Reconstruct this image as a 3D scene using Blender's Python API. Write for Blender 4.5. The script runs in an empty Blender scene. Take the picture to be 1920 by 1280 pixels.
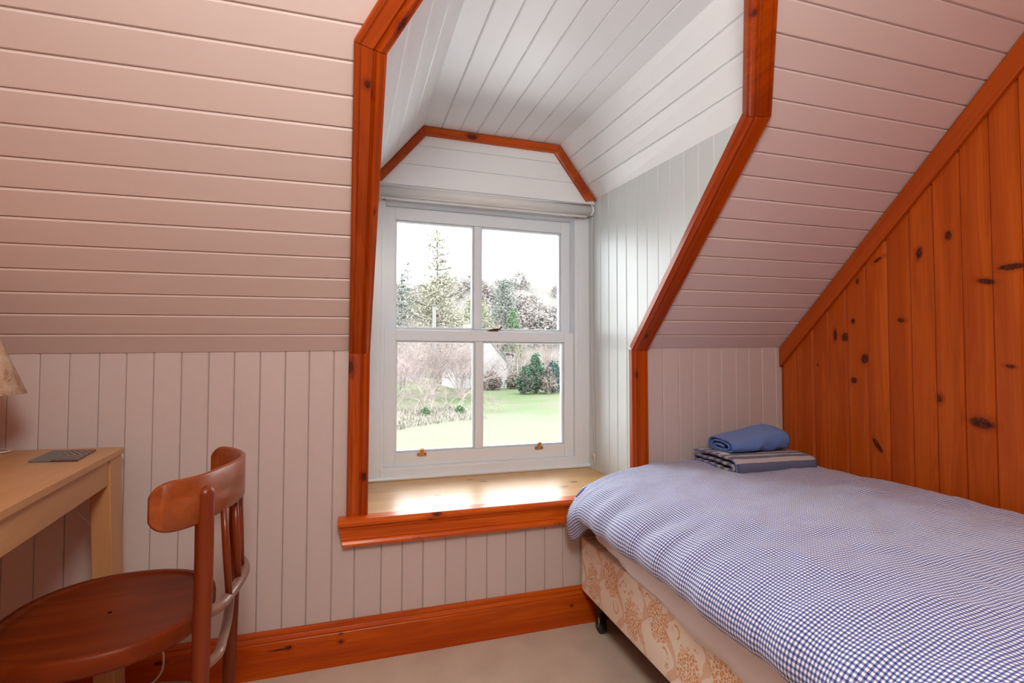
import bpy, math, random
from mathutils import Vector, Matrix, noise

# ------------------------------------------------------------------ camera, world, lights
scene = bpy.context.scene
COL = scene.collection
FPX = 960.0
cam_d = bpy.data.cameras.new('camera'); cam = bpy.data.objects.new('camera', cam_d); COL.objects.link(cam)
cam_d.sensor_width = 36.0; cam_d.lens = FPX / 1920.0 * 36.0; cam_d.clip_start = 0.05; cam_d.clip_end = 600
CR = Matrix(((0.95152106, -0.01184599, -0.30735539),
             (-0.30757748, -0.03034968, -0.95103890),
             (0.00193786, 0.99946914, -0.03252192)))
M4 = CR.to_4x4(); M4.translation = Vector((0.0, -1.92869, 1.07)); cam.matrix_world = M4
scene.camera = cam

world = bpy.data.worlds.new('overcast_sky'); scene.world = world; world.use_nodes = True
wn = world.node_tree.nodes; wn['Background'].inputs[0].default_value = (0.91, 0.97, 1.0, 1)
wn['Background'].inputs[1].default_value = 11.0

# added fill light: a soft globe behind the camera, standing in for bounced flash
GC = Vector((.05, -2.05, 1.90)); GR = .20
pl_ = bpy.data.lights.new('added_fill_globe', 'POINT'); pl_.shadow_soft_size = GR
pl_.energy = 63; pl_.color = (1, .975, .90)
plo = bpy.data.objects.new('added_fill_globe', pl_); COL.objects.link(plo); plo.location = GC

vs = scene.view_settings
vs.view_transform = 'Standard'; vs.look = 'None'; vs.exposure = 0.0; vs.gamma = 1.0; vs.use_curve_mapping = False
scene.cycles.use_denoising = True
scene.cycles.max_bounces = 6
scene.cycles.diffuse_bounces = 4
scene.cycles.glossy_bounces = 3
scene.cycles.transmission_bounces = 2
scene.cycles.transparent_max_bounces = 6
scene.cycles.use_adaptive_sampling = True
scene.cycles.adaptive_threshold = 0.025
scene.cycles.caustics_reflective = False
scene.cycles.caustics_refractive = False
scene.cycles.sample_clamp_indirect = 8

# ------------------------------------------------------------------ helpers
WLOC = {}
def V(*a): return Vector(a)

def link(o): COL.objects.link(o); return o

def tag(o, label=None, cat=None, group=None, kind=None):
    if label: o['label'] = label
    if cat: o['category'] = cat
    if group: o['group'] = group
    if kind: o['kind'] = kind
    return o

def empty(name, loc, label=None, cat=None, group=None, kind=None):
    o = link(bpy.data.objects.new(name, None)); o.location = loc; o.empty_display_size = 0.05
    WLOC[o.name] = Vector(loc)
    return tag(o, label, cat, group, kind)

def mobj(name, verts, faces, mat, parent=None, smooth=False, uvs=None, origin=None, autos=None):
    """one mesh object from world-space vertices"""
    verts = [Vector(v) for v in verts]
    if parent is not None: org = WLOC[parent.name]
    elif origin is not None: org = Vector(origin)
    else:
        n = len(verts)
        org = V(sum(v.x for v in verts)/n, sum(v.y for v in verts)/n, min(v.z for v in verts))
    me = bpy.data.meshes.new(name)
    me.from_pydata([(v - org)[:] for v in verts], [], faces)
    if uvs:
        uvl = me.uv_layers.new(name='UVMap')
        for lo in me.loops: uvl.data[lo.index].uv = uvs[lo.vertex_index]
    me.validate(); me.update()
    if smooth:
        me.polygons.foreach_set('use_smooth', [True]*len(me.polygons))
    if mat: me.materials.append(mat)
    o = link(bpy.data.objects.new(name, me))
    if parent is not None:
        o.parent = parent; WLOC[o.name] = org.copy()
    else:
        o.location = org; WLOC[o.name] = org.copy()
    return o

def bevel(o, w=0.003, seg=2):
    m = o.modifiers.new('bevel', 'BEVEL'); m.width = w; m.segments = seg; m.limit_method = 'ANGLE'; m.angle_limit = math.radians(35)
    for p in o.data.polygons: p.use_smooth = True
    m.harden_normals = True
    return o

class MB:
    def __init__(s): s.v = []; s.f = []; s.uv = []
    def add(s, vs, fs):
        b = len(s.v); s.v += [Vector(v) for v in vs]; s.f += [[i+b for i in f] for f in fs]
        return s
    def box(s, x0, x1, y0, y1, z0, z1):
        vs = [(x0,y0,z0),(x1,y0,z0),(x1,y1,z0),(x0,y1,z0),(x0,y0,z1),(x1,y0,z1),(x1,y1,z1),(x0,y1,z1)]
        return s.add(vs, [[0,3,2,1],[4,5,6,7],[0,1,5,4],[1,2,6,5],[2,3,7,6],[3,0,4,7]])
    def slab(s, poly, n, t):
        """polygon (list of points) extruded by -n*t"""
        n = Vector(n); k = len(poly); a = [Vector(p) for p in poly]; b = [p - n*t for p in a]
        fs = [list(range(k)), list(range(2*k-1, k-1, -1))]
        for i in range(k):
            j = (i+1) % k; fs.append([i, i+k, j+k, j])
        return s.add(a+b, fs)
    def tube(s, pts, rad, seg=8, cap=True):
        pts = [Vector(p) for p in pts]; n = len(pts)
        if not hasattr(rad, '__len__'): rad = [rad]*n
        t0 = (pts[1]-pts[0]).normalized()
        up = V(0,0,1) if abs(t0.z) < 0.9 else V(1,0,0)
        u = t0.cross(up).normalized()
        vs = []; fs = []
        for i in range(n):
            t = (pts[min(i+1,n-1)] - pts[max(i-1,0)])
            if t.length < 1e-9: t = t0.copy()
            t.normalize(); u = (u - t*u.dot(t)).normalized(); w = t.cross(u)
            for k in range(seg):
                a = 2*math.pi*k/seg
                vs.append(pts[i] + (u*math.cos(a)+w*math.sin(a))*rad[i])
        for i in range(n-1):
            for k in range(seg):
                k2 = (k+1) % seg
                fs.append([i*seg+k, i*seg+k2, (i+1)*seg+k2, (i+1)*seg+k])
        if cap:
            fs.append(list(range(seg-1,-1,-1))); fs.append([(n-1)*seg+k for k in range(seg)])
        return s.add(vs, fs)
    def lathe(s, prof, c, seg=24):
        """profile [(r,z)] about vertical axis at c"""
        vs = []; fs = []; n = len(prof)
        for r, z in prof:
            for k in range(seg):
                a = 2*math.pi*k/seg; vs.append((c[0]+r*math.cos(a), c[1]+r*math.sin(a), c[2]+z))
        for i in range(n-1):
            for k in range(seg):
                k2 = (k+1)%seg; fs.append([i*seg+k, i*seg+k2, (i+1)*seg+k2, (i+1)*seg+k])
        return s.add(vs, fs)
    def grid(s, rows, closed=False):
        n = len(rows); m = len(rows[0]); vs = [p for r in rows for p in r]; fs = []
        for i in range(n-1):
            for j in range(m if closed else m-1):
                j2 = (j+1) % m
                fs.append([i*m+j, i*m+j2, (i+1)*m+j2, (i+1)*m+j])
        return s.add(vs, fs)
    def build(s, name, mat, parent=None, smooth=False, **k): return mobj(name, s.v, s.f, mat, parent, smooth, **k)

def lerp(a, b, t): return a + (b-a)*t

def smoothpath(pts, k=6):
    """Catmull-Rom through points"""
    P = [Vector(p) for p in pts]; out = []
    for i in range(len(P)-1):
        p0 = P[max(i-1,0)]; p1 = P[i]; p2 = P[i+1]; p3 = P[min(i+2,len(P)-1)]
        for j in range(k):
            t = j/k
            out.append(0.5*((2*p1)+(p2-p0)*t+(2*p0-5*p1+4*p2-p3)*t*t+(3*p1-p0-3*p2+p3)*t**3))
    out.append(P[-1]); return out

# ------------------------------------------------------------------ materials
class NT:
    """small node-tree builder"""
    def __init__(s, name):
        s.m = bpy.data.materials.new(name); s.m.use_nodes = True
        s.t = s.m.node_tree; s.n = s.t.nodes; s.b = s.n['Principled BSDF']; s.out = s.n['Material Output']
    def node(s, typ, **kw):
        n = s.n.new(typ)
        for k, v in kw.items(): setattr(n, k, v)
        return n
    def put(s, sock, v):
        if isinstance(v, bpy.types.NodeSocket): s.t.links.new(v, sock)
        elif v is not None: sock.default_value = v
    def math(s, op, a, b=None, c=None, clamp=False):
        n = s.node('ShaderNodeMath', operation=op); n.use_clamp = clamp
        s.put(n.inputs[0], a)
        if b is not None: s.put(n.inputs[1], b)
        if c is not None: s.put(n.inputs[2], c)
        return n.outputs[0]
    def vmath(s, op, a, b=None, scale=None):
        n = s.node('ShaderNodeVectorMath', operation=op); s.put(n.inputs[0], a)
        if b is not None: s.put(n.inputs[1], b)
        if scale is not None: s.put(n.inputs['Scale'], scale)
        return n.outputs['Value'] if op in ('DOT_PRODUCT','LENGTH','DISTANCE') else n.outputs[0]
    def mix(s, f, a, b, blend='MIX'):
        n = s.node('ShaderNodeMix', data_type='RGBA', blend_type=blend)
        s.put(n.inputs[0], f); s.put(n.inputs[6], c4(a)); s.put(n.inputs[7], c4(b)); return n.outputs[2]
    def ramp(s, f, stops, interp='LINEAR'):
        n = s.node('ShaderNodeValToRGB'); n.color_ramp.interpolation = interp
        e = n.color_ramp.elements
        while len(e) < len(stops): e.new(0.5)
        for i, (p, c) in enumerate(stops): e[i].position = p; e[i].color = c4(c)
        s.put(n.inputs[0], f); return n.outputs[0]
    def noise(s, vec, scale, detail=3, rough=0.5, dist=0.0, color=False):
        n = s.node('ShaderNodeTexNoise'); s.put(n.inputs['Vector'], vec)
        n.inputs['Scale'].default_value = scale; n.inputs['Detail'].default_value = detail
        n.inputs['Roughness'].default_value = rough; n.inputs['Distortion'].default_value = dist
        return n.outputs['Color' if color else 'Fac']
    def pos(s): return s.node('ShaderNodeNewGeometry').outputs['Position']
    def uv(s): return s.node('ShaderNodeTexCoord').outputs['UV']
    def sep(s, v):
        n = s.node('ShaderNodeSeparateXYZ'); s.put(n.inputs[0], v); return n.outputs
    def comb(s, x=0.0, y=0.0, z=0.0):
        n = s.node('ShaderNodeCombineXYZ'); s.put(n.inputs[0], x); s.put(n.inputs[1], y); s.put(n.inputs[2], z); return n.outputs[0]
    def rnd(s): return s.node('ShaderNodeObjectInfo').outputs['Random']
    def bump(s, h, strength=0.2, dist=0.002):
        n = s.node('ShaderNodeBump'); n.inputs['Strength'].default_value = strength; n.inputs['Distance'].default_value = dist
        s.put(n.inputs['Height'], h); s.t.links.new(n.outputs[0], s.b.inputs['Normal'])
    def set(s, color=None, rough=None, metal=None, spec=None, coat=None, coat_rough=None, sheen=None, trans=None, emis=None):
        if color is not None: s.put(s.b.inputs['Base Color'], c4(color))
        if rough is not None: s.put(s.b.inputs['Roughness'], rough)
        if metal is not None: s.b.inputs['Metallic'].default_value = metal
        if spec is not None: s.b.inputs['Specular IOR Level'].default_value = spec
        if coat is not None: s.b.inputs['Coat Weight'].default_value = coat
        if coat_rough is not None: s.b.inputs['Coat Roughness'].default_value = coat_rough
        if sheen is not None: s.b.inputs['Sheen Weight'].default_value = sheen
        return s.m

def c4(c):
    if isinstance(c, bpy.types.NodeSocket) or c is None: return c
    return tuple(c) if len(c) == 4 else (c[0], c[1], c[2], 1.0)

def paint(name, col, rough=0.42, var=0.05, bump=0.12, grain=None):
    t = NT(name); P = t.pos()
    if grain: P = t.vmath('MULTIPLY', P, grain)
    n = t.noise(P, 28, 4, 0.6); r = t.rnd()
    f = t.math('ADD', t.math('MULTIPLY', n, var), t.math('MULTIPLY', r, var*0.6))
    dark = tuple(c*(1-2.0*var) for c in col)
    cm = t.mix(t.math('MULTIPLY', f, 1.0/var if var else 0, clamp=True), dark, col)
    t.bump(t.noise(P, 160, 4, 0.6), bump, 0.0015)
    return t.set(cm, rough, spec=0.4)

def plain(name, col, rough=0.5, metal=0.0, spec=0.5, var=0.08, scale=30, bump=0.0, coat=0.0):
    t = NT(name); n = t.noise(t.pos(), scale, 3, 0.6)
    cm = t.mix(n, tuple(c*(1-var*2) for c in col), tuple(min(1, c*(1+var)) for c in col))
    if bump: t.bump(t.noise(t.pos(), scale*5, 3), bump, 0.002)
    return t.set(cm, rough, metal, spec, coat)

def wood(name, direction, light, mid, dark, rough=0.34, coat=0.08, knots='random', knotcol=(0.035, 0.008, 0.003), kscale=1.0, contrast=1.0, kl=None, fine=1.0, spec=0.3, spots=()):
    t = NT(name); P = t.pos(); d = Vector(direction).normalized(); r = t.rnd()
    rv = t.comb(t.math('MULTIPLY', r, 7.13), t.math('MULTIPLY', r, 3.71), t.math('MULTIPLY', r, 5.37))
    al = t.vmath('DOT_PRODUCT', P, tuple(d))
    alv = t.vmath('SCALE', tuple(d), scale=al)
    perp = t.vmath('SUBTRACT', P, alv)
    # local swirl around the knots
    kmask = None; halo = None
    if knots == 'random':
        kc = t.vmath('ADD', t.vmath('ADD', t.vmath('SCALE', perp, scale=8.5*kscale), t.vmath('SCALE', alv, scale=2.6*kscale)), rv)
        vo = t.node('ShaderNodeTexVoronoi'); t.put(vo.inputs['Vector'], kc); vo.inputs['Scale'].default_value = 1.0
        pick = t.math('GREATER_THAN', t.sep(vo.outputs['Color'])[0], 0.5)
        wob = t.math('MULTIPLY', t.noise(P, 60, 2), 0.05)
        dd = t.math('ADD', vo.outputs['Distance'], wob)
        kmask = t.math('MULTIPLY', t.math('SUBTRACT', 1.0, t.math('MULTIPLY', t.math('SUBTRACT', dd, 0.17), 18.0, clamp=True)), pick)
        halo = t.math('MULTIPLY', t.math('SUBTRACT', 1.0, t.math('MULTIPLY', t.math('SUBTRACT', dd, 0.14), 4.0, clamp=True)), pick)
    elif knots:
        ax = kl   # (index of across axis, index of along axis)
        S = t.sep(P); ya = S[ax[0]]; za = S[ax[1]]
        wob = t.math('MULTIPLY', t.math('SUBTRACT', t.noise(P, 90, 2), 0.5), 0.55)
        for (y, z, ry, rz, ang) in knots:
            ca, sa = math.cos(ang), math.sin(ang)
            dy = t.math('SUBTRACT', ya, y); dz = t.math('SUBTRACT', za, z)
            a = t.math('ADD', t.math('MULTIPLY', dy, ca/ry), t.math('MULTIPLY', dz, sa/ry))
            b = t.math('ADD', t.math('MULTIPLY', dy, -sa/rz), t.math('MULTIPLY', dz, ca/rz))
            q = t.math('SQRT', t.math('ADD', t.math('MULTIPLY', a, a), t.math('MULTIPLY', b, b)))
            q = t.math('ADD', q, wob)
            km = t.math('SUBTRACT', 1.0, t.math('MULTIPLY', t.math('SUBTRACT', q, 0.75), 2.2, clamp=True))
            hm = t.math('SUBTRACT', 1.0, t.math('MULTIPLY', t.math('SUBTRACT', q, 0.7), 0.7, clamp=True))
            kmask = km if kmask is None else t.math('MAXIMUM', kmask, km)
            halo = hm if halo is None else t.math('MAXIMUM', halo, hm)
    if spots:
        wob = t.math('MULTIPLY', t.math('SUBTRACT', t.noise(P, 110, 2), 0.5), 0.7)
        for (x, y, z, rp, ra) in spots:
            dv_ = t.vmath('SUBTRACT', P, (x, y, z)); da = t.vmath('DOT_PRODUCT', dv_, tuple(d))
            l2 = t.vmath('DOT_PRODUCT', dv_, dv_); a2 = t.math('MULTIPLY', da, da)
            q = t.math('SQRT', t.math('ADD', t.math('DIVIDE', t.math('SUBTRACT', l2, a2), rp*rp), t.math('DIVIDE', a2, ra*ra)))
            q = t.math('ADD', q, wob)
            km = t.math('SUBTRACT', 1.0, t.math('MULTIPLY', t.math('SUBTRACT', q, 0.75), 2.4, clamp=True))
            hm = t.math('SUBTRACT', 1.0, t.math('MULTIPLY', t.math('SUBTRACT', q, 0.7), 0.6, clamp=True))
            kmask = km if kmask is None else t.math('MAXIMUM', kmask, km)
            halo = hm if halo is None else t.math('MAXIMUM', halo, hm)
    co = t.vmath('ADD', t.vmath('ADD', t.vmath('SCALE', perp, scale=16.0), t.vmath('SCALE', alv, scale=0.9)), rv)
    if halo is not None:
        off = t.vmath('SCALE', (0.6, 0.6, 0.6), scale=halo); co = t.vmath('ADD', co, off)
    n1 = t.noise(co, 1.0, 3, 0.5, 0.5)
    rings = t.math('ADD', t.math('MULTIPLY', t.math('SINE', t.math('MULTIPLY', n1, 55.0)), 0.5), 0.5)
    co2 = t.vmath('ADD', t.vmath('ADD', t.vmath('SCALE', perp, scale=120.0), t.vmath('SCALE', alv, scale=3.0)), rv)
    n2 = t.noise(co2, 1.0, 3, 0.6)
    base = t.ramp(n1, [(0.30, light), (0.52, mid), (0.75, tuple(lerp(m, k, 0.5) for m, k in zip(mid, dark)))])
    c = t.mix(t.math('MULTIPLY', rings, 0.35*contrast), base, dark)
    c = t.mix(t.math('MULTIPLY', t.ramp(n2, [(0.45, (0,0,0)), (0.7, (1,1,1))]), 0.35*contrast*fine), c, dark)
    # board to board tone
    c = t.mix(t.math('MULTIPLY', r, 0.35), c, tuple(lerp(m_, d_, .25) for m_, d_ in zip(mid, dark)))
    if halo is not None:
        c = t.mix(t.math('MULTIPLY', halo, 0.55), c, dark)
        kc_ = t.mix(t.ramp(t.noise(P, 140, 3), [(.42, (0,0,0)), (.62, (1,1,1))]), knotcol, tuple(lerp(k_, d_, .55) for k_, d_ in zip(knotcol, dark)))
        c = t.mix(t.math('MULTIPLY', kmask, 0.92), c, kc_)
    t.bump(n2, 0.06, 0.001)
    return t.set(c, rough, coat=coat, coat_rough=0.12, spec=spec)

SLOPE_DIR = (0, -1, 1)
ORL, ORM, ORD = (0.55, 0.098, 0.003), (0.43, 0.062, 0.0015), (0.19, 0.015, 0.001)
m_knee = paint('warm_grey_wall_paint', (0.615, 0.535, 0.515), 0.5, 0.045, 0.15)
m_slope = paint('pale_pink_ceiling_paint', (0.74, 0.63, 0.60), 0.45, 0.04, 0.12, (0.35, 1, 1))
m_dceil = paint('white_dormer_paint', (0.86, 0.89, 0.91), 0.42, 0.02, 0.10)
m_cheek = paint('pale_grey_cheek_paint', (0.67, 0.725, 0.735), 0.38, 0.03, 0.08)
m_white = plain('white_gloss_joinery', (0.81, 0.875, 0.93), 0.28, var=0.015, scale=8)
m_trimZ = wood('varnished_pine_upright', (0,0,1), ORL, ORM, ORD, knots=None, spots=((.014,-.02,1.037,.010,.022), (.065,-.02,.648,.009,.014), (1.174,-.02,1.001,.007,.012)))
m_trimS = wood('varnished_pine_rake', SLOPE_DIR, ORL, ORM, ORD, knots=None, spots=((.041,-.665,1.73,.008,.010), (.054,-.651,1.715,.004,.012), (.074,-.422,1.487,.004,.008), (1.183,-.08,1.162,.006,.012)))
m_trimX = wood('varnished_pine_rail', (1,0,0), (.68,.135,.003), (.56,.088,.0015), (.26,.023,.001), knots=None, spots=((-.176,-.018,.09,.007,.012), (-.205,-.018,.088,.003,.03), (-.007,-.018,.082,.006,.008), (-.007,-.018,.111,.004,.006), (.871,-.018,.081,.005,.006), (-.549,-.018,.105,.007,.018), (.549,.386,2.106,.013,.026)))
m_trimU = wood('varnished_pine_haunch', (0.55,-0.6,0.6), ORL, ORM, ORD, knots=None, spots=((.115,-.763,1.829,.010,.020), (.991,-.882,1.961,.009,.016), (1.086,.386,1.922,.007,.010)))
m_sill = wood('honey_pine_sill', (1,0,0), (0.80, 0.50, 0.23), (0.74, 0.43, 0.17), (0.52, 0.23, 0.06), 0.36, 0.30, knotcol=(0.16, 0.06, 0.03), contrast=0.6, spec=0.45, knots=None, spots=((.596,.343,.511,.009,.018), (.549,.39,.511,.006,.012), (.404,.107,.511,.010,.022), (.653,.061,.511,.008,.020), (.987,.21,.511,.014,.018), (.91,.143,.511,.008,.02), (.36,.171,.511,.007,.016), (.279,.06,.511,.006,.012)))
m_sill.node_tree.nodes['Principled BSDF'].inputs['Coat Roughness'].default_value = 0.30
m_apron = wood('orange_pine_nosing', (1,0,0), (0.86, 0.185, 0.006), (0.74, 0.135, 0.004), (0.36, 0.036, 0.001), knots=None, spots=((.30,-.045,.493,.012,.012), (.32,-.06,.505,.008,.02), (.258,-.045,.421,.008,.012), (.809,-.045,.411,.010,.014)))
KN = [(-0.719,1.496,.011,.017,0),(-0.624,1.453,.010,.022,.15),(-0.891,1.359,.032,.010,0),(-0.826,1.323,.026,.009,.25),(-0.555,1.215,.014,.009,.3),
      (-0.327,1.160,.014,.018,0),(-0.283,1.171,.008,.026,0),(-0.410,1.071,.014,.019,.2),(-0.364,1.224,.008,.012,0),(-0.386,1.386,.007,.012,.2),
      (-0.363,0.982,.013,.012,-.3),(-0.195,1.043,.004,.006,0),(-0.679,0.932,.010,.013,0),(-0.801,0.861,.034,.017,.2),(-0.457,0.733,.034,.009,.95),
      (-0.883,1.047,.014,.006,.2),(-0.473,1.457,.018,.006,-.5),(-0.338,0.871,.004,.006,0)]
m_pine = wood('knotty_pine_boarding', (0,0,1), (0.62, 0.128, 0.009), (0.52, 0.092, 0.005), (0.28, 0.034, 0.002), 0.45, 0.06, knots=KN, kl=(1,2), knotcol=(0.016, 0.005, 0.003), contrast=0.75)
m_pineB = wood('plain_pine_boarding', (0,0,1), (0.62, 0.128, 0.009), (0.52, 0.092, 0.005), (0.28, 0.034, 0.002), 0.45, 0.06, knots=None, contrast=0.75)
m_pineS = wood('knotty_pine_cover_strip', SLOPE_DIR, (0.60, 0.118, 0.008), (0.50, 0.084, 0.004), (0.26, 0.030, 0.002), 0.45, 0.06, contrast=0.8)
m_birch = wood('pale_birch_desk', (0,1,0), (0.60, 0.34, 0.165), (0.54, 0.285, 0.125), (0.40, 0.19, 0.075), 0.4, 0.1, knots=None, contrast=0.45)
m_birchZ = wood('pale_birch_leg', (0,0,1), (0.60, 0.34, 0.165), (0.54, 0.285, 0.125), (0.40, 0.19, 0.075), 0.4, 0.1, knots=None, contrast=0.45)
CHL, CHM, CHD = (0.26, 0.046, 0.006), (0.195, 0.028, 0.003), (0.085, 0.009, 0.001)
m_chairX = wood('red_brown_beech_seat', (1,0.15,0), CHL, CHM, CHD, 0.42, 0.04, knots=None, contrast=0.7, spec=0.2)
m_chairZ = wood('red_brown_beech_post', (0,0,1), CHL, CHM, CHD, 0.36, 0.2, knots=None, contrast=0.5)
m_chairR = wood('red_brown_beech_rail', (0,1,0), (0.40, 0.105, 0.025), (0.32, 0.072, 0.014), CHD, 0.33, 0.15, knots=None, contrast=0.45)
m_hoop = wood('worn_grey_brown_bentwood', (0,1,0), (0.30, 0.17, 0.13), (0.24, 0.12, 0.085), (0.12, 0.05, 0.03), 0.35, 0.15, knots=None, contrast=0.5)
m_brass = plain('polished_brass', (0.78, 0.52, 0.16), 0.22, 1.0)
m_bronze = plain('dark_bronze', (0.16, 0.11, 0.07), 0.4, 0.9)
m_black = plain('black_plastic', (0.012, 0.012, 0.014), 0.35)
m_steel = plain('bright_steel', (0.6, 0.6, 0.6), 0.3, 1.0)
m_blind = plain('white_blind_fabric', (0.78, 0.77, 0.76), 0.6, var=0.02, bump=0.05)
m_bead = plain('pale_plastic_bead', (0.45, 0.43, 0.40), 0.4)
m_cord = plain('white_flex', (0.62, 0.56, 0.52), 0.5)

def carpet():
    t = NT('beige_carpet_pile'); P = t.pos()
    n = t.noise(P, 420, 4, 0.8); n2 = t.noise(P, 7, 3)
    f = t.math('ADD', t.math('MULTIPLY', n, 0.7), t.math('MULTIPLY', n2, 0.3))
    c = t.ramp(f, [(0.32, (0.50, 0.375, 0.275)), (0.52, (0.70, 0.555, 0.43)), (0.7, (0.80, 0.66, 0.53))])
    t.bump(n, 0.6, 0.004); return t.set(c, 0.95, spec=0.1, sheen=0.3)
m_carpet = carpet()

def glass():
    t = NT('clear_window_glass'); t.n.remove(t.b)
    tr = t.node('ShaderNodeBsdfTransparent'); tr.inputs[0].default_value = (0.985, 0.99, 0.985, 1)
    gl = t.node('ShaderNodeBsdfGlossy'); gl.inputs['Roughness'].default_value = 0.02
    fr = t.node('ShaderNodeFresnel'); fr.inputs['IOR'].default_value = 1.35
    mx = t.node('ShaderNodeMixShader'); t.t.links.new(fr.outputs[0], mx.inputs[0])
    t.t.links.new(tr.outputs[0], mx.inputs[1]); t.t.links.new(gl.outputs[0], mx.inputs[2])
    t.t.links.new(mx.outputs[0], t.out.inputs['Surface']); return t.m
m_glass = glass()

def gingham():
    t = NT('blue_white_gingham'); S = t.sep(t.uv()); p = 0.0081
    def st(v):
        fr = t.math('FRACT', t.math('DIVIDE', v, p))
        return t.math('MULTIPLY', t.math('SUBTRACT', 0.27, t.math('ABSOLUTE', t.math('SUBTRACT', fr, 0.5))), 14.0, clamp=True)
    s = t.math('MULTIPLY', t.math('ADD', st(S[0]), st(S[1])), 0.5)
    c = t.ramp(s, [(0.0, (0.88, 0.89, 0.93)), (0.5, (0.21, 0.255, 0.50)), (1.0, (0.028, 0.05, 0.24))])
    t.bump(t.noise(t.pos(), 260, 3), 0.12, 0.001)
    return t.set(c, 0.85, spec=0.15, sheen=0.25)
m_gingham = gingham()

def cotton():
    t = NT('white_cotton_sheet'); n = t.noise(t.pos(), 9, 3)
    c = t.mix(n, (0.80, 0.77, 0.78), (0.90, 0.88, 0.88))
    t.bump(t.noise(t.vmath('MULTIPLY', t.pos(), (1, 0.5, 1)), 14, 4, 0.55, 0.4), 0.35, 0.012); return t.set(c, 0.85, spec=0.15)
m_sheet = cotton()

def damask():
    """cream ticking with woven orange bouquets and acanthus scrolls; u runs along the bed, v up"""
    t = NT('cream_and_orange_damask'); S = t.sep(t.pos()); u = t.math('MULTIPLY', S[1], -1.0); v = S[2]; P2 = t.comb(u, v, 0.0)
    PER = 0.30
    def cell(off): return t.math('SUBTRACT', t.math('MULTIPLY', t.math('FRACT', t.math('DIVIDE', t.math('ADD', u, off), PER)), PER), PER/2)
    def ell(off, v0, ru, rv, tilt=0.0):
        a = cell(off); b = t.math('SUBTRACT', v, v0); ca, sa = math.cos(tilt), math.sin(tilt)
        x = t.math('ADD', t.math('MULTIPLY', a, ca/ru), t.math('MULTIPLY', b, sa/ru))
        y = t.math('ADD', t.math('MULTIPLY', a, -sa/rv), t.math('MULTIPLY', b, ca/rv))
        return t.math('SQRT', t.math('ADD', t.math('MULTIPLY', x, x), t.math('MULTIPLY', y, y)))
    vo = t.node('ShaderNodeTexVoronoi'); vo.feature = 'DISTANCE_TO_EDGE'; t.put(vo.inputs['Vector'], t.vmath('ADD', P2, t.vmath('SCALE', t.noise(P2, 40, 2, color=True), scale=0.012))); vo.inputs['Scale'].default_value = 95
    petals = t.math('MULTIPLY', t.math('SUBTRACT', vo.outputs['Distance'], 0.07), 14.0, clamp=True)
    ragged = t.math('MULTIPLY', t.math('SUBTRACT', t.noise(P2, 55, 3, 0.6), 0.5), 1.5)
    def inside(d, rag=1.0): return t.math('MULTIPLY', t.math('SUBTRACT', 1.0, t.math('ADD', d, t.math('MULTIPLY', ragged, rag))), 10.0, clamp=True)
    bq = t.math('MAXIMUM', inside(ell(0.02, 0.215, 0.052, 0.070)), inside(ell(0.17, 0.285, 0.058, 0.062)))
    bq = t.math('MULTIPLY', bq, petals)
    # acanthus scrolls: striped S-curves between the bouquets
    def scroll(off, amp, lam, ph, w0):
        cv = t.math('MULTIPLY', t.math('SINE', t.math('ADD', t.math('MULTIPLY', v, 6.283/lam), ph)), amp)
        d = t.math('SUBTRACT', cell(off), cv)
        w = t.math('ADD', w0, t.math('MULTIPLY', t.math('COSINE', t.math('ADD', t.math('MULTIPLY', v, 12.57/lam), ph)), w0*.55))
        q = t.math('DIVIDE', t.math('ABSOLUTE', d), w)
        band = inside(q, 0.55)
        lines = t.math('GREATER_THAN', t.math('SINE', t.math('ADD', t.math('MULTIPLY', d, 1500.0), t.math('MULTIPLY', t.noise(P2, 30, 2), 14.0))), -0.35)
        return t.math('MULTIPLY', band, lines)
    sc = t.math('MAXIMUM', scroll(0.105, .024, .17, .4, .013), scroll(0.255, .020, .15, 2.2, .012))
    def curl(off, v0, r):
        d = ell(off, v0, r, r*1.15); return t.math('MULTIPLY', t.math('SUBTRACT', .24, t.math('ABSOLUTE', t.math('SUBTRACT', d, 1.0))), 9.0, clamp=True)
    for a_ in ((.135, .205, .017), (.075, .300, .015), (.285, .250, .016), (.225, .325, .014)): sc = t.math('MAXIMUM', sc, t.math('MULTIPLY', curl(*a_), t.math('GREATER_THAN', t.noise(P2, 34, 2), .5)))
    vf = t.node('ShaderNodeTexVoronoi'); t.put(vf.inputs['Vector'], P2); vf.inputs['Scale'].default_value = 26
    fl = t.math('MULTIPLY', t.math('MULTIPLY', t.math('SUBTRACT', .30, t.math('ADD', vf.outputs['Distance'], t.math('MULTIPLY', ragged, .12))), 12.0, clamp=True), t.math('GREATER_THAN', t.sep(vf.outputs['Color'])[1], .55))
    sc = t.math('MAXIMUM', sc, t.math('MULTIPLY', fl, petals))
    mask = t.math('MAXIMUM', bq, t.math('MULTIPLY', sc, 0.85))
    c = t.mix(t.math('MULTIPLY', mask, 0.92), (0.93, 0.84, 0.69), (0.70, 0.27, 0.05))
    t.bump(t.noise(t.vmath('MULTIPLY', t.pos(), (1, 900, 900)), 1, 2), 0.08, 0.001)
    return t.set(c, 0.42, spec=0.4, sheen=0.2)
m_damask = damask()

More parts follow.
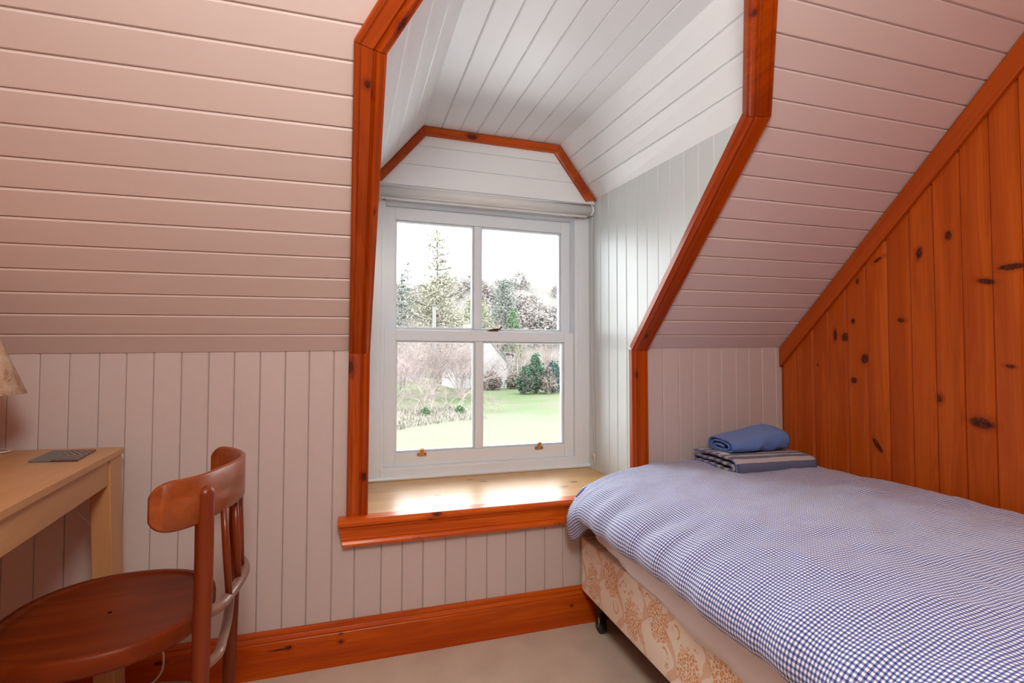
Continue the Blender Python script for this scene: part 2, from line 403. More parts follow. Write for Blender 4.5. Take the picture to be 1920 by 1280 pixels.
def terry(name, base, stripes=None):
    t = NT(name); P = t.pos(); n = t.noise(P, 420, 4, 0.8)
    if stripes:
        S = t.sep(t.uv()); ed = t.math('MULTIPLY', t.math('SUBTRACT', t.noise(P, 60, 2), 0.5), 0.05)
        fr = t.math('FRACT', t.math('ADD', t.math('DIVIDE', S[1], 0.046), t.math('ADD', 0.42, ed)))
        c0 = t.mix(t.math('GREATER_THAN', fr, 0.54), base, stripes)
    else: c0 = c4(base)
    c = t.mix(t.math('MULTIPLY', n, 0.8), c0, t.mix(0.45, c0, (0.02, 0.04, 0.14)))
    t.bump(n, 0.9, 0.006); return t.set(c, 0.95, spec=0.1, sheen=0.5)
m_terry = terry('blue_terry', (0.085, 0.275, 0.88))
m_stripe = terry('navy_white_striped_terry', (0.075, 0.10, 0.27), (0.80, 0.72, 0.70))
m_hem = plain('slate_blue_hem', (0.17, 0.22, 0.46), 0.8)

def coaster_print():
    t = NT('leaf_print_coaster'); S = t.sep(t.uv()); u, v = S[0], S[1]
    lf = t.math('ABSOLUTE', t.math('SUBTRACT', u, 0.5))
    w = t.math('SINE', t.math('MULTIPLY', t.math('ADD', v, t.math('MULTIPLY', lf, 0.9)), 44.0))
    vein = t.math('MULTIPLY', t.math('GREATER_THAN', w, 0.45), t.math('LESS_THAN', t.math('ADD', lf, t.math('MULTIPLY', t.noise(t.uv(), 9, 2), 0.2)), 0.52))
    c = t.mix(vein, (0.085, 0.052, 0.055), (0.30, 0.24, 0.24))
    edge = t.math('GREATER_THAN', t.math('ADD', v, t.math('MULTIPLY', t.noise(t.uv(), 5, 3), 0.45)), 0.66)
    c = t.mix(edge, (0.135, 0.150, 0.135), c)
    return t.set(c, 0.45)
m_coaster = coaster_print()
def shade_mat():
    t = NT('marbled_parchment_shade'); n = t.noise(t.pos(), 22, 5, 0.65, 1.2)
    c = t.ramp(n, [(0.40, (0.78, 0.64, 0.49)), (0.55, (0.66, 0.48, 0.33)), (0.60, (0.45, 0.26, 0.15)), (0.66, (0.74, 0.60, 0.46))])
    return t.set(c, 0.6)
m_shade = shade_mat()

# ------------------------------------------------------------------ room shell
XL, XR = -1.75, 1.975          # left and right walls
YB = -4.16                      # back knee wall
ZC = 2.36                       # flat ceiling
def zk(x): return 1.092 + 0.0155*x
SN = Vector((0, -1, -1)).normalized()     # slope normal (into the room)
def sp(x, h, off=0.0):                    # point on the front roof slope, h metres up from the knee line
    return V(x, -h, zk(x)+h) + SN*off

floor = tag(MB().box(XL-.1, XR+.1, YB-.1, .06, -0.12, 0).build('floor', m_carpet), kind='structure')
tag(floor, 'beige wool carpet covering the bedroom floor')

def board(P00, P10, P11, P01, n, mat, parent, name='board', t=0.012, c=0.0045, g=0.0004):
    """plank between long edges P00-P10 and P01-P11, V-jointed along both; n points into the room"""
    n = Vector(n).normalized(); P00, P10, P11, P01 = map(Vector, (P00, P10, P11, P01))
    def prof(A, B):
        d = (B-A); L = d.length; d.normalize()
        cc = min(c, L*0.4)
        return [A+d*g-n*t, A+d*g-n*cc*1.1, A+d*(g+cc), B-d*(g+cc), B-d*g-n*cc*1.1, B-d*g-n*t]
    a = prof(P00, P01); b = prof(P10, P11)
    fs = [[i, i+6, i+7, i+1] for i in range(5)] + [[5, 11, 6, 0]] + [[0,1,2,3,4,5], [11,10,9,8,7,6]]
    o = mobj(name, a+b, fs, mat, parent)
    # make normals point outward
    me = o.data
    if me.polygons[2].normal.dot(n) < 0: me.flip_normals()
    return o
rng = random.Random(4)
def jit(n, s=0.0005): return Vector(n).normalized()*rng.uniform(-s, s)

# front knee wall
wf = MB(); wf.box(XL-.1, 0.04, .0125, .06, 0, 1.18).box(1.215, XR+.1, .0125, .06, 0, 1.20).box(0.04, 1.215, .0125, .06, 0, 0.49)
wall_front = tag(wf.build('wall_front', m_knee), 'low knee wall of painted matchboarding under the roof slope', kind='structure')
ksp = 0.0785
xs = [-0.968 + ksp*k for k in range(-10, 1)] + [-0.890,-0.816,-0.739,-0.667,-0.592,-0.514,-0.435,-0.359,-0.280,-0.201,-0.124,-0.042]
xs = sorted(set(x for x in xs if x > XL)); xs = [XL] + xs
lowx = [-0.042, 0.054,0.128,0.203,0.279,0.363,0.442,0.524,0.601,0.683,0.764,0.842,0.92,1.0,1.08,1.16,1.24,1.318]
lowx = [-0.042, 0.035] + lowx[2:]
N_F = (0,-1,0)
for a, b in zip(xs[:-1], xs[1:]):
    j = jit(N_F); board(V(a,0,0)+j, V(a,0,zk(a)+.012)+j, V(b,0,zk(b)+.012)+j, V(b,0,0)+j, N_F, m_knee, wall_front, c=.0032)
j = jit(N_F); board(V(-.042,0,.43), V(-.042,0,zk(0)+.012), V(.045,0,zk(0)+.012), V(.045,0,.43), N_F, m_knee, wall_front, c=.0032)
for a, b in zip(lowx[:-1], lowx[1:]):
    j = jit(N_F); board(V(a,0,0)+j, V(a,0,.478)+j, V(b,0,.478)+j, V(b,0,0)+j, N_F, m_knee, wall_front, c=.0032)
rx = [1.205, 1.24, 1.318, 1.40, 1.473, 1.553, 1.625, 1.708, 1.781, 1.858, 1.94, XR]
for a, b in zip(rx[:-1], rx[1:]):
    j = jit(N_F); z0 = 0 if a >= 1.31 else .478
    board(V(a,0,z0)+j, V(a,0,zk(a)+.012)+j, V(b,0,zk(b)+.012)+j, V(b,0,z0)+j, N_F, m_knee, wall_front, c=.0032)

# opening in the slope (outer edges of the architrave)
KL, KR = 0.713, 0.705
HT = 1.03
def xl_out(h): return 0.008 if h <= KL else 0.008 + 0.81*(h-KL)
def xl_in(h): return 0.081 if h <= KL-.013 else 0.083 + 0.83*(h-KL+.013)
def xr_out(h): return lerp(1.229, 1.215, min(h/KR, 1)) if h <= KR else 1.215 - 0.86*(h-KR)
def xr_in(h): return lerp(1.155, 1.134, min(h/(KR-.01), 1)) if h <= KR-.01 else 1.134 - 0.86*(h-KR+.01)
HMAX = ZC - 1.092
ce = MB()
ce.slab([sp(XL-.1, 0, -.0125), sp(.03, 0, -.0125), sp(.03, KL, -.0125), sp(.33, HT, -.0125), sp(.33, HMAX+.05, -.0125), sp(XL-.1, HMAX+.05, -.0125)], SN, .05)
ce.slab([sp(XR+.1, 0, -.0125), sp(1.215, 0, -.0125), sp(1.20, KR, -.0125), sp(.90, HT, -.0125), sp(.90, HMAX+.05, -.0125), sp(XR+.1, HMAX+.05, -.0125)], SN, .05)
ce.slab([sp(.33, HT+.03, -.0125), sp(.90, HT+.03, -.0125), sp(.90, HMAX+.05, -.0125), sp(.33, HMAX+.05, -.0125)], SN, .05)
ce.box(XL-.1, XR+.1, YB+1.268, -1.268+.05, ZC, ZC+.05)
ceiling = tag(ce.build('ceiling', m_slope), 'sloping attic ceiling lined with pale pink painted boards', kind='structure')
hs = [0.0, 0.057]
while hs[-1] < HMAX - .02: hs.append(hs[-1] + 0.0565)
hs[-1] = HMAX
for a, b in zip(hs[:-1], hs[1:]):
    jl = jit(SN, .0008); jr = jit(SN, .0008)
    if b < HT+.06:
        def el(h): return xl_out(h)+.03
        def er(h): return xr_out(h)-.03
        board(sp(XL, a)+jl, sp(el(a), a)+jl, sp(el(b), b)+jl, sp(XL, b)+jl, SN, m_slope, ceiling)
        board(sp(er(a), a)+jr, sp(XR, a)+jr, sp(XR, b)+jr, sp(er(b), b)+jr, SN, m_slope, ceiling)
    else:
        board(sp(XL, a)+jl, sp(XR, a)+jl, sp(XR, b)+jl, sp(XL, b)+jl, SN, m_slope, ceiling)

# left and back walls and the opposite roof slope (behind the camera)
def bsp(x, h): return V(x, YB+h, 1.092+h)
tag(MB().slab([bsp(XL-.1, 0), bsp(XR+.1, 0), bsp(XR+.1, 1.30), bsp(XL-.1, 1.30)], Vector((0, 1, -1)).normalized(), .05).build('ceiling_back', m_slope), 'opposite painted roof slope behind the camera', kind='structure')
tag(MB().box(XL-.1, XR+.1, YB-.06, YB, 0, 1.12).build('wall_back', m_pineB), 'pine knee wall behind the camera', kind='structure')
tag(MB().slab([V(XL,.05,0), V(XL,YB,0), V(XL,YB,1.12), V(XL,YB+1.268,ZC+.02), V(XL,-1.25,ZC+.02), V(XL,.05,1.06)], (1,0,0), .06).build('wall_left', m_pineB), 'pine gable wall beyond the desk', kind='structure')

# made-up pendant fitting that carries the added fill light
pend = empty('added_fill_pendant', GC + V(0, 0, GR), 'added pendant fitting for the fill light behind the camera', 'lamp')
MB().lathe([(0,.06),(.018,.06),(.022,.0),(.05,-.012),(.05,-.016),(0,-.016)], GC + V(0,0,GR+.02), 20).build('lampholder', m_white, pend, smooth=True)
MB().tube([GC + V(0,0,GR+.07), V(GC.x, GC.y, ZC)], .003, 6).build('flex', m_cord, pend)
MB().lathe([(0,-.03),(.04,-.03),(.05,0)], V(GC.x, GC.y, ZC), 20).build('ceiling_rose', m_white, pend)

# right wall: knotty pine boards
wr = MB().slab([V(XR+.012,.05,0), V(XR+.012,YB-.05,0), V(XR+.012,YB-.05,1.1), V(XR+.012,YB+1.268,ZC+.05), V(XR+.012,-1.25,ZC+.05), V(XR+.012,.05,1.1)], (-1,0,0), .05)
wall_right = tag(wr.build('wall_right', m_pineB), 'gable wall of upright orange-brown knotty pine boards beside the bed', kind='structure')
ys = [0.0, -0.08, -0.171, -0.25, -0.333, -0.42, -0.502, -0.586, -0.666, -0.753, -0.838, -0.918]
while ys[-1] > YB + .1: ys.append(ys[-1]-.084)
ys[-1] = YB
def ztop(y):
    if y > -1.268: return zk(XR) - y - .01
    if y < YB+1.268: return 1.092 + (y-YB)
    return ZC
for a, b in zip(ys[:-1], ys[1:]):
    j = jit((-1,0,0), .001)
    board(V(XR,a,0)+j, V(XR,a,ztop(a))+j, V(XR,b,ztop(b))+j, V(XR,b,0)+j, (-1,0,0), m_pine if a > -1.0 else m_pineB, wall_right, c=.0085, g=.0008)
# cover strip along the rake
tr = MB(); pts_u = [(0.0, 0.0), (-1.268, 1.268)]
u0 = V(XR, -.002, zk(XR)-.004); u1 = V(XR, -1.268, zk(XR)+1.264); l0 = V(XR, -.002, zk(XR)-.092); l1 = V(XR, -1.268, zk(XR)+1.264-.105)
tr.slab([l0+V(-.02,0,0), l1+V(-.02,0,0), u1+V(-.02,0,0), u0+V(-.02,0,0)], (-1,0,0), .02)
ts = tag(tr.build('trim_1', m_pineS), 'raking pine cover strip where the boarded wall meets the sloping ceiling', kind='structure'); bevel(ts, .004, 2)

# ------------------------------------------------------------------ architraves round the dormer opening
PROF = [(0,0),(0,.017),(.05,.021),(.16,.021),(.17,.018),(.20,.018),(.22,.021),(.56,.022),(.60,.017),(.64,.015),(.70,.020),(.80,.022),(.88,.018),(.92,.012),(1.0,.011),(1.0,-.012)]
def strip(outer, inner, normals, mat, parent, name='casing', ends=True):
    """moulded strip between an outer and an inner edge; normals give the face direction at each station"""
    rows = []
    for o_, i_, n in zip(outer, inner, normals):
        o_, i_, n = Vector(o_), Vector(i_), Vector(n)
        rows.append([o_ + (i_-o_)*a + n*b for a, b in PROF])
    mb = MB().grid(rows, closed=True); k = len(PROF); m = len(rows)
    mb.f.append(list(range(k))[::-1]); mb.f.append([(m-1)*k+i for i in range(k)])
    o = mb.build(name, mat, parent)
    import bmesh
    bm = bmesh.new(); bm.from_mesh(o.data); bmesh.ops.recalc_face_normals(bm, faces=bm.faces); bm.to_mesh(o.data); bm.free()
    return o
SZ = 0.511
NF = V(0,-1,0)
arch_l = empty('trim_2', (0.04, 0, SZ), 'left orange pine architrave of the dormer, bending inward at the top', kind='structure')
strip([V(.006,0,SZ), V(.008,0,zk(0)-.003)], [V(.079,0,SZ), V(.081,0,zk(0)-.003)], [NF, NF], m_trimZ, arch_l)
strip([sp(.008,.004), sp(.008,KL)], [sp(.081,.004), sp(.083,KL-.013)], [SN, SN], m_trimS, arch_l)
strip([sp(.008,KL+.001), sp(xl_out(HT+.07),HT+.07)], [sp(.083,KL-.012), sp(xl_in(HT),HT)], [SN, SN], m_trimU, arch_l)
arch_r = empty('trim_3', (1.2, 0, SZ), 'right orange pine architrave of the dormer, above the bed', kind='structure')
strip([V(1.232,0,SZ), V(1.229,0,zk(1.2)-.003)], [V(1.158,0,SZ), V(1.155,0,zk(1.2)-.003)], [NF, NF], m_trimZ, arch_r)
strip([sp(1.229,.004), sp(1.215,KR)], [sp(1.155,.004), sp(1.134,KR-.01)], [SN, SN], m_trimS, arch_r)
strip([sp(1.215,KR+.001), sp(xr_out(HT+.07),HT+.07)], [sp(1.134,KR-.009), sp(xr_in(HT),HT)], [SN, SN], m_trimU, arch_r)
strip([sp(xl_out(HT+.07),HT+.071), sp(xr_out(HT+.07),HT+.071)], [sp(xl_in(HT),HT+.001), sp(xr_in(HT),HT+.001)], [SN, SN], m_trimX, arch_r)

# ------------------------------------------------------------------ dormer lining
CXR, CXL = 1.197, 0.075
YG = 0.40                       # gable panel above the window
ZD = 2.13
def zcr(y): return 1.880 + (y-.40)*.045      # top line of right cheek
def zcl(y): return 1.835 + (y-.40)*.045
def yend(z): return -(z - 1.115) + .004      # where the dormer lining meets the back of the slope
cyl = [0.50, 0.43, 0.346, 0.262, 0.183, 0.099, 0.006, -0.069, -0.15, -0.233, -0.319, -0.403, -0.484, -0.568, -0.65, -0.745]
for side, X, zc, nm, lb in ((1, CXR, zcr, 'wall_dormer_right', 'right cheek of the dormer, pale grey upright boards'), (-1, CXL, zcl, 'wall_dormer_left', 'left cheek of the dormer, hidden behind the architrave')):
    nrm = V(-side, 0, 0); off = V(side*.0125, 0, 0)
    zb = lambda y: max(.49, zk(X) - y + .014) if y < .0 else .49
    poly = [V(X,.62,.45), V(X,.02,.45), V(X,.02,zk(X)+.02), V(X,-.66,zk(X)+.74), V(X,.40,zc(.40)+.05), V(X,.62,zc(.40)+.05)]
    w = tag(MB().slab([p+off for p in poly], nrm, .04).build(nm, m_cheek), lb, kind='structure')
    yi = (zk(X) + .014 - zc(.40) + .40*.045)/(1+.045)     # where the cheek runs out under the roof slope
    for a, b in zip(cyl[:-1], cyl[1:]):
        if a <= yi + .002: continue
        b = max(b, yi); za, zbb = zb(a), zb(b)
        if b < 0 < a: za = zk(X) + .014
        if zc(b) - zbb < .004: zbb = zc(b) - .003
        if zc(a) - za < .004: continue
        j = jit(nrm, .0004)
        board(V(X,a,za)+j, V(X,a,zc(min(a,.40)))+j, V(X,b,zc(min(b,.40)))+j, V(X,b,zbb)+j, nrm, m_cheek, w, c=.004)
cd = MB()
def ribbon(A0, A1, B0, B1, k, parent, hint, mat=m_dceil):
    """k boards between edge A (A0 far, A1 near) and edge B"""
    for i in range(k):
        t0, t1 = i/k, (i+1)/k
        p00, p10, p01, p11 = A0.lerp(B0, t0), A1.lerp(B1, t0), A0.lerp(B0, t1), A1.lerp(B1, t1)
        ax_ = (p01-p00).normalized()*.007
        if i == 0: p00 = p00 - ax_; p10 = p10 - ax_
        if i == k-1: p01 = p01 + ax_; p11 = p11 + ax_
        n = (p10-p00).cross(p01-p00).normalized()
        if n.dot(hint) < 0: n = -n
        # let the near end finish on the back of the roof slope
        def fin(p, q):
            d = q-p; y = yend(lerp(p.z, q.z, 1.0)); return q if abs(d.y) < 1e-6 else p + d*((y - p.y)/d.y)
        p10, p11 = fin(p00, p10), fin(p01, p11)
        j = jit(n, .0004); board(p00+j, p10+j, p11+j, p01+j, n, mat, parent, c=.004)
YF = .405
edR0, edR1 = V(CXR, YF, zcr(YF)), V(CXR, -.72, zcr(-.72))
fjR0, fjR1 = V(.998, YF, ZD), V(1.028, -1.02, ZD)
fjL0, fjL1 = V(.322, YF, ZD), V(.317, -1.02, ZD)
edL0, edL1 = V(CXL, YF, zcl(YF)), V(CXL, -.70, zcl(-.70))
for A0, A1, B0, B1, hint in ((edR0, edR1, fjR0, fjR1, V(-1,0,-1)), (fjR0, fjR1, fjL0, fjL1, V(0,0,-1)), (fjL0, fjL1, edL0, edL1, V(1,0,-1))):
    n = (A1-A0).cross(B0-A0).normalized()
    if n.dot(hint) < 0: n = -n
    e = V(0, .02, 0); o_ = n*-.0135
    w0 = (B0-A0).normalized()*.05; w1 = (B1-A1).normalized()*.05
    cd.slab([A0-w0+e+o_, A1-w1+o_, B1+w1+o_, B0+w0+e+o_], n, .04)
ceil_d = tag(cd.build('ceiling_dormer', m_dceil), 'white boarded dormer ceiling with canted sides', kind='structure')
ribbon(edR0, edR1, fjR0, fjR1, 4, ceil_d, V(-1,0,-1))
ribbon(fjR0, fjR1, fjL0, fjL1, 8, ceil_d, V(0,0,-1))
ribbon(fjL0, fjL1, edL0, edL1, 4, ceil_d, V(1,0,-1))

# gable panel over the window
gp = MB(); Z0 = 1.852
hexo = [V(CXL,YG,Z0-.02), V(CXR,YG,Z0), V(CXR,YG,zcr(YG)+.01), V(.998,YG,ZD+.02), V(.322,YG,ZD+.02), V(CXL,YG,zcl(YG)+.01)]
gp.slab([p+V(0,.0125,0) for p in hexo], NF, .16)
wall_g = tag(gp.build('wall_dormer_front', m_dceil), 'white boarded panel above the sash window', kind='structure')
def hexx(z):
    t = max(0, min(1, (z-1.87)/(ZD-1.87))); tl_ = max(0, min(1, (z-1.835)/(ZD-1.835)))
    return lerp(CXL, .322, tl_), lerp(CXR, .998, t)
for a, b in ((Z0, 1.95), (1.95, 2.041), (2.041, ZD)):
    (xa0, xa1), (xb0, xb1) = hexx(a), hexx(b)
    board(V(xa0,YG,a), V(xa1,YG,a), V(xb1,YG,b), V(xb0,YG,b), NF, m_dceil, wall_g, c=.002)
hx = empty('trim_4', (.66, YG, Z0), 'thin pine bead following the canted dormer ceiling above the window', kind='structure')
PROF2 = PROF
PROF = [(0,0),(0,.014),(.1,.016),(.9,.016),(1.0,.014),(1.0,0)]
o_pts = [V(.094,YG,1.857), V(.322,YG,ZD-.002), V(.998,YG,ZD-.004), V(CXR,YG,1.870)]
i_pts = [V(.140,YG,1.857), V(.337,YG,2.088), V(.970,YG,2.086), V(1.142,YG,1.862)]
strip(o_pts[0:2], i_pts[0:2], [NF,NF], m_trimU, hx, 'bead'); strip(o_pts[1:3], i_pts[1:3], [NF,NF], m_trimX, hx, 'bead'); strip(o_pts[2:4], i_pts[2:4], [NF,NF], m_trimU, hx, 'bead')
PROF = PROF2

# ------------------------------------------------------------------ window sill and skirting
sill = empty('trim_5', (.62, .2, .40), 'deep honey pine window sill with an orange moulded nosing', kind='structure')
sb = MB().box(CXL-.005, CXR+.005, -.004, .60, .483, SZ); o = sb.build('sill_board', m_sill, sill)
# nosing and apron, sweep along X with raked ends
def sweepX(prof, x0f, x1f, mat, parent, name):
    k = len(prof); a = [V(x0f(z), y, z) for y, z in prof]; b = [V(x1f(z), y, z) for y, z in prof]
    fs = [[i, (i+1)%k, (i+1)%k+k, i+k] for i in range(k)] + [list(range(k))[::-1], list(range(k, 2*k))]
    o = mobj(name, a+b, fs, mat, parent)
    import bmesh
    bm = bmesh.new(); bm.from_mesh(o.data); bmesh.ops.recalc_face_normals(bm, faces=bm.faces); bm.to_mesh(o.data); bm.free()
    return o
nos = [(-.0045,SZ),(-.054,SZ),(-.061,SZ-.004),(-.063,SZ-.012),(-.060,.490),(-.050,.487),(-.0045,.487)]
sweepX(nos, lambda z: -.021, lambda z: 1.262, m_apron, sill, 'nosing')
apr = [(-.001,.487),(-.046,.487),(-.043,.476),(-.036,.468),(-.033,.440),(-.034,.436),(-.030,.432),(-.034,.428),(-.038,.420),(-.036,.412),(-.030,.408),(-.001,.408)]
sweepX(apr, lambda z: lerp(-.004, -.020, (z-.408)/.08), lambda z: lerp(1.244, 1.260, (z-.408)/.08), m_apron, sill, 'apron')
skp = [(0,0),(-.018,0),(-.018,.112),(-.0165,.114),(-.0165,.118),(-.018,.120),(-.015,.128),(-.010,.133),(-.013,.136),(-.011,.145),(-.006,.149),(0,.149)]
o = sweepX(skp, lambda z: XL, lambda z: XR, m_trimX, None, 'baseboard_front'); tag(o, 'tall orange pine skirting board along the knee wall', kind='structure')

# ------------------------------------------------------------------ sash window
win = empty('window_1', (.65, .5, SZ), 'white two-over-two sash window in the dormer', kind='structure')
fr = MB()
YW = .478
fr.box(CXL-.03, .150, YW, .62, SZ, 1.86).box(1.136, CXR+.03, YW, .62, SZ, 1.86).box(.150, 1.136, YW, .62, 1.803, 1.86)
fr.box(.150, 1.136, YW, .62, SZ-.02, .560)
o = fr.build('frame', m_white, win); bevel(o, .003, 2)
bd = MB()
bd.box(.150, .164, YW+.006, .60, .56, 1.80).box(1.121, 1.136, YW+.006, .60, .56, 1.80).box(.164, 1.121, YW+.006, .60, 1.790, 1.803).box(.164, 1.121, YW+.006, .60, .556, .569)
bd.tube([V(CXL, YW-.004, SZ+.009), V(CXR, YW-.004, SZ+.009)], .010, 10)
o = bd.build('staff_bead', m_white, win, origin=None)
def sash(name, x0, x1, z0, z1, y0, y1, st, rt, rb, m0, m1, label):
    gx0, gx1, gz0, gz1 = x0+st, x1-st, z0+rb, z1-rt
    mb = MB().box(x0, gx0, y0, y1, z0, z1).box(gx1, x1, y0, y1, z0, z1).box(gx0, gx1, y0, y1, z0, gz0).box(gx0, gx1, y0, y1, gz1, z1)
    o = mb.build(name, m_white, win); bevel(o, .002, 2); o['label'] = label
    g = MB().box(m0, m1, y0+.002, y1, gz0, gz1).build('glazing_bar', m_white, o); bevel(g, .004, 2)
    # glazing mouldings
    mm = .009; yb = y0 + .012
    for a, b in ((gx0, m0), (m1, gx1)):
        k = MB().box(a, a+mm, yb, y1, gz0, gz1).box(b-mm, b, yb, y1, gz0, gz1).box(a+mm, b-mm, yb, y1, gz0, gz0+mm).box(a+mm, b-mm, yb, y1, gz1-mm, gz1)
        k = k.build('glazing_moulding', m_white, o); bevel(k, .003, 2)
        MB().box(a+.002, b-.002, y0+.026, y0+.030, gz0+.002, gz1-.002).build('pane', m_glass, o)
    return o
ls = sash('lower_sash', .165, 1.120, .569, 1.201, .498, .538, .052, .050, .062, .597, .633, 'lower sash with two panes and brass lifts')
us = sash('upper_sash', .165, 1.120, 1.160, 1.789, .542, .582, .050, .060, .05, .600, .636, 'upper sash with two panes')
for x in (.341, .927):
    b = MB().box(x-.022, x+.022, .4945, .498, .612, .628).box(x-.009, x+.009, .4925, .4965, .612, .640)
    b.tube([V(x-.0092, .489, .643), V(x+.0092, .489, .643)], .0065, 10)
    l = b.build('sash_lift', m_brass, win)
    for s in (-1, 1): MB().tube([V(x+s*.015, .4945, .620), V(x+s*.015, .4932, .620)], .0032, 8).build('screw', m_bronze, l)
fa = MB().box(.665, .715, .503, .530, 1.2012, 1.208)
fa.tube([V(.675, .516, 1.208), V(.70, .514, 1.213), V(.722, .511, 1.214), V(.733, .511, 1.224), V(.727, .511, 1.230)], [.006,.006,.005,.005,.003], 8)
fa.build('sash_fastener', m_bronze, win)

# roller blind
bl = empty('roller_blind', (.64, .445, 1.80), 'rolled-up white roller blind across the top of the sash window', 'blind')
rt = MB(); YT, ZT = .422, 1.825
rt.tube([V(.118, YT, ZT), V(1.176, YT, ZT)], .0235, 24); rt.build('fabric_roll', m_blind, bl, smooth=False)
for p in bl.children[0].data.polygons: p.use_smooth = len(p.vertices) == 4
hb = MB().box(.13, 1.165, YT+.012, YT+.022, ZT-.032, ZT-.014).build('hem_bar', m_blind, bl)
for x in (.108, 1.184):
    b = MB().tube([V(x-.006, YT, ZT), V(x+.006, YT, ZT)], .026, 20).box(x-.004, x+.004, YT-.01, YT+.035, ZT-.02, ZT+.028)
    b.build('bracket', m_white, bl)
ch = MB(); beads = 150
for (dy, dx) in ((-.020, 0), (.020, 0)):
    for i in range(beads):
        z = lerp(1.815, .60, i/(beads-1)); y = YT + dy*lerp(1, .45, max(0, (i-110)/40)) - .03*max(0, (i-95)/55)
        r = .0021
        vs_ = [(1.187, y, z+r), (1.187+r, y, z), (1.187, y+r, z), (1.187-r, y, z), (1.187, y-r, z), (1.187, y, z-r)]
        ch.add(vs_, [[0,1,2],[0,2,3],[0,3,4],[0,4,1],[5,2,1],[5,3,2],[5,4,3],[5,1,4]])
    pts = []
    for i in range(0, beads, 3):
        z = lerp(1.815, .60, i/(beads-1)); y = YT + dy*lerp(1, .45, max(0, (i-110)/40)) - .03*max(0, (i-95)/55); pts.append(V(1.187, y, z))
    ch.tube(pts, .0008, 4)
ch.build('bead_chain', m_bead, bl)
cl = MB().tube([V(1.193, .412, .582), V(1.180, .412, .582)], .016, 16).tube([V(1.193, .412, .582), V(1.176, .412, .582)], .008, 12).box(1.187, 1.196, .406, .418, .545, .582)
cl.build('chain_tensioner', plain('cream_plastic', (0.72, 0.66, 0.55), 0.4), bl)

# ------------------------------------------------------------------ bed
BA = math.radians(1.7); BO = V(.912, -.022, 0)
def bed(x, y, z):                         # bed coordinates: x across from the left side, y towards the head
    ca, sa = math.cos(BA), math.sin(BA)
    return V(BO.x + x*ca - y*sa, BO.y - y*ca - x*sa*0.0, z)
BW, BL = 1.02, 1.95
base = empty('bed_base', bed(.5, 1.0, 0), 'divan bed base in cream and orange floral damask on castors', 'bed')
bb = MB(); zz0, zz1 = .138, .350
bb.slab([bed(0,0,zz1), bed(BW,0,zz1), bed(BW,BL,zz1), bed(0,BL,zz1)], (0,0,1), zz1-zz0)
o = bb.build('divan_box', m_damask, base); bevel(o, .008, 3)
MB().slab([bed(.01,.01,zz0), bed(BW-.01,.01,zz0), bed(BW-.01,BL-.01,zz0), bed(.01,BL-.01,zz0)], (0,0,1), .006).build('underside', m_black, base)
for (x, y) in ((.05, .075), (BW-.08, .075), (.05, BL-.1), (BW-.08, BL-.1)):
    c = bed(x, y, 0)
    s = MB().tube([c+V(0,0,.132), c+V(0,0,.075)], [.022,.018], 12).box(c.x-.013, c.x+.013, c.y-.02, c.y+.02, .052, .078)
    k = s.build('castor', m_black, base)
    MB().tube([c+V(-.011,-.004,.0275), c+V(.011,-.004,.0275)], .027, 20).build('wheel', m_black, k)
    fk = MB()
    for sx in (-.0135, .0135):
        fk.tube([c+V(sx,-.004,.025), c+V(sx,-.012,.045), c+V(sx*.9,-.006,.060)], .0022, 6)
    fk.tube([c+V(-.0125,-.006,.060), c+V(.0125,-.006,.060)], .0022, 6)
    fk.build('fork', m_steel, k)

# mattress under its sheet
mat_o = empty('mattress', bed(.5, 1.0, .35), 'mattress wrapped in a crumpled white sheet, between damask base and duvet', 'mattress')
mm = MB().slab([bed(.012,.075,.545), bed(BW-.02,.075,.545), bed(BW-.02,BL-.01,.545), bed(.012,BL-.01,.545)], (0,0,1), .194)
o = mm.build('mattress_core', m_sheet, mat_o); bevel(o, .04, 4)
rows = []
def fbm(x, y, z=0.0): return noise.fractal(V(x, y, z), 0.8, 2.0, 4)
LE = [(0.03,.455),(0.10,.435),(0.17,.418),(0.28,.392),(0.38,.372),(0.56,.366),(0.66,.352),(0.76,.336),(0.86,.340),(0.95,.328),(1.2,.315),(2.0,.315)]
def interp(tab, x):
    if x <= tab[0][0]: return tab[0][1]
    for (a, b), (c, d) in zip(tab[:-1], tab[1:]):
        if x <= c: return lerp(b, d, (x-a)/(c-a))
    return tab[-1][1]
NY = 150
for i in range(NY+1):
    y = lerp(.05, BL-.02, i/NY); row = []
    ze = interp(LE, y) + .004*math.sin(y*23) + .006*fbm(y*9, 3.3)
    prof = [(.16,.553),(.06,.549),(.022,.538),(.004,.518),(-.004,.49),(-.006,.46),(-.007,.43),(-.009,.40),(-.012,.375)]
    rd = max(0.0, (.10-y)/.07)**1.5 * .05       # rounded corner at the foot
    for k, (x, z) in enumerate(prof):
        z2 = max(z, ze + (len(prof)-1-k)*.004)
        w = .007*fbm(y*6, z*14, 1.7) * min(1, k/3) + (.004 if z < .37 else 0)*math.sin(y*31)
        row.append(bed(x + rd - abs(w)*.6 - .002, y, z2))
    row.append(bed(prof[-1][0] + rd - .002 - abs(.004*fbm(y*7, .3, 1.7)), y, ze))
    rows.append(row)
sh = MB().grid(rows).build('sheet_skirt', m_sheet, mat_o, smooth=True)
md = sh.modifiers.new('solid', 'SOLIDIFY'); md.thickness = .0025; md.offset = 0

